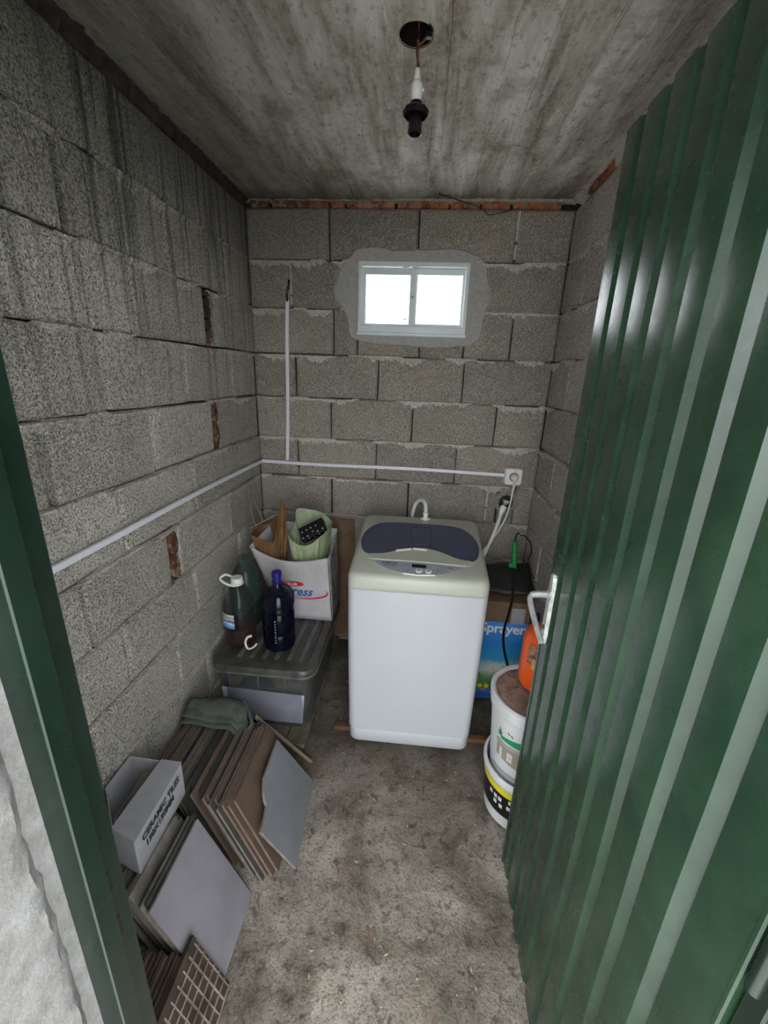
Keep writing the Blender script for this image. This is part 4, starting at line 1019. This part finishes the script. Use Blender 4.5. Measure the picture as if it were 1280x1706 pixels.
# cloth folded over the far end of the stack
cl = empty('folded_cloth', (-.67, 1.19, .30)); tag(cl, 'grey-green folded cloth draped over the far end of the tile stack', 'cloth'); o3 = Vector(cl.location)
for i in range(3):
    def top(u, v, p, i=i):
        p = Vector(p); p.z += .007*math.sin(u*PI)+.004*math.sin(u*9+i)-.02*(1-v)*(u > .8)+.010*i*math.sin(v*PI*.9); return p
    zb = .296+i*.005
    patch('cloth_fold', Vector((-.80, 1.135+i*.02, zb))-o3, Vector((-.555, 1.125+i*.02, zb-.004))-o3, Vector((-.60, 1.245+i*.006, zb))-o3, Vector((-.795, 1.225+i*.006, zb+.004))-o3, M['cloth'], cl, 14, 8, .004, i*3+1, .004, fn=top)
mb = MB(); mb.tube([Vector(p)-o3 for p in spline([(-.60, 1.245, .322), (-.575, 1.215, .315), (-.552, 1.185, .305), (-.540, 1.160, .296), (-.548, 1.145, .292)], 5)], .0065, 8)
mb.obj('cloth_hem', M['cloth'], cl, smooth=True)
st = MB().poly([(-.548, 1.222, .285), (-.355, 1.288, .010), (-.355, 1.291, .0), (-.37, 1.293, .0), (-.552, 1.225, .262)], (.0015, -.006, .0)); tag(st.obj('thin_slat', M['straw']), 'thin pale slat slanting to the floor between tile stack and storage box', 'slat')

# second stack: pale tiles nearer the door
o = place(tile_mesh(.222, .328, seed=40), [M['t_beige'], M['t_white']], (-.420, .598, .001), math.radians(25.5)); tag(o, 'large pale lilac-grey tile leaning face out, nearest the aisle', 'tile')
for i, (x_, y_, w_, h_, mt, lb) in enumerate(((-.436, .612, .222, .33, ('t_grey', 't_grey'), 'dark tile directly behind the large pale lilac tile'), (-.4475, .605, .222, .326, ('t_beige', 't_cream'), 'beige tile second behind the large pale lilac tile'),
        (-.462, .618, .222, .312, ('t_grey', 't_dark'), 'dark-faced tile third behind the large pale lilac tile'), (-.492, .625, .20, .322, ('t_cream', 't_cream'), 'thick cream tile standing beside the text side of the small carton'))):
    o = place(tile_mesh(w_, h_, TH if i < 3 else .020, seed=50+i), [M[mt[0]], M[mt[1]]], (x_, y_, .001), math.radians(25.5)); tag(o, lb, 'tile')
xb = -.520
for i in range(12):
    o = place(tile_mesh(.20, .272, seed=60 if i % 2 else 61), [M['t_beige' if i % 3 else 't_grey'], M['t_cream']], (xb, .655+.006*(i % 3), .001), math.radians(25.5))
    tag(o, 'cream tile under the small carton, '+ORD[i]+' towards the wall from the thick one', 'tile', 'cream tiles under the small carton'); xb -= .0112
# carton of small tiles
tc = empty('tile_carton', (-.72, .79, .262)); tag(tc, 'small pale carton marked ceramic tiles, torn open on top of the leaning tiles', 'carton'); o3 = Vector(tc.location)
Z0, Z1 = .282, .400
floorp = [(-.806, .800), (-.715, .700), (-.636, .676), (-.642, .898), (-.806, .905)]
mb = MB(); mb.poly([(x, y, Z0) for x, y in floorp], (0, 0, .003)); sh(mb).obj('carton_base', M['carton_pale'], tc)
for i in range(5):
    a, b_ = floorp[i], floorp[(i+1) % 5]; d = Vector((b_[0]-a[0], b_[1]-a[1], 0)).normalized(); nn = Vector((-d.y, d.x, 0))*.003
    sh(MB().poly([Vector((a[0], a[1], Z0))-nn*.0, Vector((b_[0], b_[1], Z0)), Vector((b_[0], b_[1], Z1-(.05 if i == 0 else 0))), Vector((a[0], a[1], Z1-(.035 if i == 0 else 0)))], nn if nn.dot(Vector((-.72-a[0], .8-a[1], 0))) > 0 else -nn)).obj('carton_wall', M['carton_pale'], tc)
sh(MB().poly([(-.714, .700, Z1), (-.634, .675, Z1+.001), (-.641, .900, Z1+.001), (-.705, .902, Z1+.001)], (0, 0, .003))).obj('carton_flap', M['carton_pale'], tc)
text('lettering', 'CERAMIC TILES', .0265, Vector((-.6335, .700, .366))-o3, (-.02, 1, 0), (0, 0, 1), M['dark_text'], tc, bold=True, spacing=.95)
text('lettering', '150X150MM', .0265, Vector((-.6335, .708, .336))-o3, (-.02, 1, 0), (0, 0, 1), M['dark_text'], tc, bold=True, spacing=.92)
o = MB().poly([(-.79, .80, .29), (-.745, .765, .29), (-.735, .89, .35), (-.765, .895, .352)], (.004, .004, .007)).obj('small_tile', [M['t_beige']]); tag(o, 'small tile lying tilted inside the open carton', 'tile')
# third stack: thin dark tiles and the waffle-backed tile
wt = empty('waffle_tile', (-.400, .355, .001), (0, -math.radians(25), 0)); tag(wt, 'tile turned with its ribbed waffle back outward, at the threshold', 'tile')
W_, H_ = .270, .196
MB().box((-.0085, 0, 0), (-.003, W_, H_)).obj('tile_body', M['t_dark'], wt)
mb = MB()
for i in range(11): a = .004+i*(W_-.008-.005)/10; mb.bbox((-.0035, a, .002), (.0012, a+.003+.001*(i % 2), H_-.002), .0009)
for j in range(8): z = .003+j*(H_-.006-.005)/7; mb.bbox((-.0035, .002, z), (.0010, W_-.002, z+.0045), .0009)
o = mb.obj('back_rib', M['t_rib'], wt); o['kind'] = 'stuff'
sh_mb = MB().box((-.0036, 0, H_-.014), (.0013, W_, H_)); sh_mb.obj('tile_edge', M['t_dark'], wt)
xb = -.412
for i in range(17):
    mt = ('t_dark', 't_brown', 't_dark', 't_terra')[i % 4]
    o = place(tile_mesh(.228, .192-.0006*i, .0062, seed=80), [M[mt], M['t_dark']], (xb, .358+.004*(i % 3), .001), math.radians(25))
    tag(o, 'thin dark tile in the low bundle, '+ORD[i]+' behind the waffle-backed tile', 'tile', 'thin dark tiles at the threshold'); xb -= .0098 + (.0035 if i % 4 == 1 else 0)

# ------------------------------------------------------------------ right corner: buckets, sprayer, box
BC = (.444, 1.215)
lb_ = empty('paint_bucket', (BC[0]+.004, BC[1]-.006, .001)); tag(lb_, 'lower bucket with black and yellow band, standing on the floor', 'bucket')
rl = lambda z: .124+z*.075
MB().lathe([(.118, 0), (.124, .004), (rl(.19), .19), (rl(.19)+.006, .192), (rl(.2)+.007, .212), (rl(.2)+.002, .220), (rl(.2)-.004, .218), (rl(.1)-.004, .06), (.02, .05)], (0, 0, 0), 48, 'bottom').obj('bucket_body', M['bucket'], lb_, smooth=True)
cyl_patch(lambda z: rl(z)+.0004, 150, 290, .055, .165, 28).obj('black_band', M['black'], lb_, smooth=True)
cyl_patch(lambda z: rl(z)+.0012, 150, 290, .150, .180, 28, z1b=.185, z0b=.155).obj('yellow_band', M['yellow'], lb_, smooth=True)
for (a, z) in ((214, .118), (222, .118), (214, .092), (224, .088), (205, .12), (236, .10), (238, .13)):
    cyl_patch(lambda z: rl(z)+.0016, a, a+5.5, z, z+.017, 3).obj('print_square', M['bucket'], lb_)
ub = empty('plastic_bucket', (BC[0], BC[1], .168)); tag(ub, 'white bucket with dirt-covered lid and house print, nested in the lower one', 'bucket')
ru = lambda z: .1155+z*.075
MB().lathe([(.108, .0), (.1155, .005), (ru(.28), .28), (ru(.28)+.005, .281), (ru(.28)+.006, .288), (ru(.28)+.001, .290), (ru(.30), .300), (ru(.30)+.006, .302), (ru(.3)+.008, .322), (ru(.3)+.008, .334), (ru(.3)+.001, .338), (ru(.3)-.007, .336), (ru(.3)-.009, .326), (.06, .324), (.001, .325)], (0, 0, 0), 56, 'bottom').obj('bucket_body', M['bucket'], ub, smooth=True)
mb = MB(); rings = []
for k in range(9):
    r_ = (ru(.3)-.009)*(1-k/8)+.002; rings.append([(r_*math.cos(2*PI*i/36), r_*math.sin(2*PI*i/36), .3262+(.006 if k else .0)+.004*N(i*.7*(8-k)/8, k*.9, 2)) for i in range(36)])
mb.loft(rings, 'top').obj('lid_dirt', M['dust'], ub, smooth=True)
R1 = lambda z: ru(z)+.0005
cyl_patch(R1, 196, 292, .055, .066, 22, z0b=.050, z1b=.062).obj('grey_stripe', M['grey_print'], ub, smooth=True)
cyl_patch(R1, 205, 250, .120, .190, 12, z0b=.10, z1b=.176).obj('house_print', M['taupe'], ub, smooth=True)
cyl_patch(lambda z: ru(z)+.0011, 204, 250, .172, .184, 12, z0b=.176, z1b=.19).obj('roof_print', M['grey_print'], ub, smooth=True)
cyl_patch(R1, 212, 246, .196, .208, 12, z0b=.196, z1b=.226).obj('green_print', M['green_print'], ub, smooth=True)
cyl_patch(R1, 207, 214, .205, .225, 4).obj('green_print', M['green_print'], ub, smooth=True)
for (a, z) in ((226, .142), (230.5, .142), (226, .122), (230.5, .122)): cyl_patch(lambda z: ru(z)+.0014, a, a+3.8, z, z+.017, 3).obj('window_print', M['bucket'], ub)
cyl_patch(lambda z: ru(z)+.0014, 212, 216.5, .118, .162, 3).obj('window_print', M['bucket'], ub)
for (a, z) in ((209, .235), (224, .24), (229, .236)): cyl_patch(R1, a, a+3, z, z+.004, 3, z0b=z-.008, z1b=z-.003).obj('bird_print', M['black'], ub)
cyl_patch(R1, 186, 292, .018, .0205, 22).obj('dark_line', M['black'], ub, smooth=True)
# orange pressure tank on the bucket lid
TZ = .505
tk = empty('pressure_sprayer', (.474, 1.262, TZ)); tag(tk, 'orange pressure sprayer tank with peeling label standing on the bucket lid', 'sprayer')
MB().lathe([(.066, 0), (.076, .006), (.080, .02), (.080, .16), (.078, .185), (.068, .205), (.048, .218), (.034, .224), (.030, .232)], (0, 0, 0), 32, 'bottom').obj('tank_body', M['orange'], tk, smooth=True)
MB().lathe([(.031, .226), (.033, .230), (.033, .252), (.026, .258), (.010, .260)], (0, 0, 0), 20).obj('pump_collar', M['olive'], tk, smooth=True)
MB().lathe([(.010, .258), (.010, .300), (.020, .302), (.022, .312), (.008, .316)], (0, 0, 0), 14).obj('pump_rod', M['orange_cap'], tk, smooth=True)
MB().lathe([(.015, .0), (.016, .004), (.016, .020), (.013, .024)], (-.010, -.062, .205), 14).obj('filler_cap', M['orange_cap'], tk, smooth=True)
cyl_patch(.0803, 208, 232, .110, .185, 8).obj('torn_label', simple('stained_label', (170, 120, 90), .8, c2=(28, 22, 20), scale=38), tk, smooth=True)
cyl_patch(.0805, 222, 236, .092, .135, 6, z0b=.10).obj('torn_label', simple('stained_label_pale', (196, 160, 104), .8, c2=(160, 110, 70), scale=40), tk, smooth=True)
# cardboard sprayer packaging
sb = empty('sprayer_box', (.43, 1.75, .005)); tag(sb, 'cardboard box with blue printed front standing behind the buckets', 'box'); o3 = Vector(sb.location)
X0, X1, Yf = .318, .548, 1.715
sh(MB().bbox((X0, Yf, .026), (X1, Yf+.17, .558), .002)).obj('box_shell', M['cardboard'], sb)
def print_mat():
    t = NT('sprayer_box_print'); co = t.co('object'); xyz = t.sep(co)
    n = t.noise(co, 14, 5, .65); n2 = t.noise(co, 34, 4, .6)
    f = t.math('ADD', t.mask(xyz[2], .03, .46), t.math('MULTIPLY', t.math('SUBTRACT', n, .5), .22))
    c = t.ramp(f, [(.08, (62, 96, 168)), (.13, (54, 104, 52)), (.28, (84, 132, 84)), (.36, (196, 200, 190)), (.44, (176, 196, 196)), (.52, (50, 150, 190)), (.72, (42, 126, 200)), (.92, (70, 140, 220))])
    c = t.mix(t.math('MULTIPLY', t.mask(n2, .56, .66), t.mask(xyz[2], .26, .2)), c, (200, 150, 60))
    return t.fin(c, .45)
sh(MB().box((X0+.002, Yf-.0012, .032), (X1-.002, Yf-.0002, .455))).obj('printed_front', print_mat(), sb)
sh(MB().box((X1-.085, Yf-.0014, .452), (X1-.025, Yf-.0002, .530))).obj('paper_label', M['carton_pale'], sb)
sh(MB().box((X0+.002, Yf-.0020, .032), (X1-.002, Yf-.0010, .062))).obj('blue_strip', M['blue_print'], sb)
text('lettering', 'Sprayer', .070, Vector((X0+.012, Yf-.0022, .402))-o3, (1, 0, -.01), (0, 0, 1), M['white'], sb, bold=True, spacing=.95)
for i, a in enumerate((.362, .392)):
    sh(MB().lathe([(.001, -.0035), (.010, -.003), (.013, 0)], (a, Yf-.001, .10), 14, False, 'y')).obj('fruit_print', M['yellow'], sb)
# dark rubber sheet with the green lance handle, black hose
dk = patch('rubber_sheet', (.33, 1.78, .562), (.565, 1.76, .562), (.575, 1.96, .64), (.34, 1.99, .60), M['darkbag'], None, 14, 12, .012, 4, .004, fn=lambda u, v, p: p+Vector((0, 0, .045*math.sin(u*PI)*math.sin(v*PI)+.012)))
tag(dk, 'dark crumpled rubber sheet lying on top of the sprayer box', 'sheet')
gh = empty('spray_lance', (.487, 1.88, .655)); tag(gh, 'ribbed bright green spray lance handle sticking up beside the right wall', 'lance'); gh.rotation_euler = (0, math.radians(-5), 0)
mb = MB(); prof = [(.010, .0)]
for i in range(12): prof += [(.0125, .004+i*.011), (.0112, .009+i*.011)]
prof += [(.0115, .138), (.008, .142)]
MB().lathe(prof, (0, 0, -.005), 14).obj('grip', M['green_plastic'], gh, smooth=True)
MB().bbox((-.026, -.006, -.004), (-.006, .006, .026), .003).obj('trigger', M['green_plastic'], gh)
MB().tube(spline([(0, 0, .135), (.004, 0, .165), (.018, .01, .175)], 4), .0035, 6).obj('lance_tip', M['black'], gh, smooth=True)
hs = MB().tube(spline([(.484, 1.87, .655), (.470, 1.80, .63), (.452, 1.70, .60), (.425, 1.62, .555), (.40, 1.56, .52), (.388, 1.50, .50), (.385, 1.44, .485), (.390, 1.39, .462), (.40, 1.375, .40)], 7), .0052, 8).obj('black_hose', M['black'], smooth=True)
tag(hs, 'black rubber hose arching from the green handle down behind the buckets', 'hose')
cw = MB().tube(spline([(.50, 1.90, .815), (.53, 1.93, .80), (.565, 1.94, .76), (.576, 1.95, .71), (.574, 1.975, .66)], 6), .003, 6).obj('black_cable', M['black'], smooth=True); tag(cw, 'thin black cable looped against the right wall above the box', 'cable')
bn = empty('spray_wand', (.506, 1.50, .001)); tag(bn, 'dark blue spray wand standing upright between box and orange tank', 'wand')
MB().lathe([(.006, 0), (.007, .01), (.007, .48), (.010, .49), (.013, .51), (.013, .59), (.009, .62), (.006, .64)], (0, 0, 0), 12).obj('wand_body', simple('navy_plastic', (20, 40, 110), .4), bn, smooth=True)
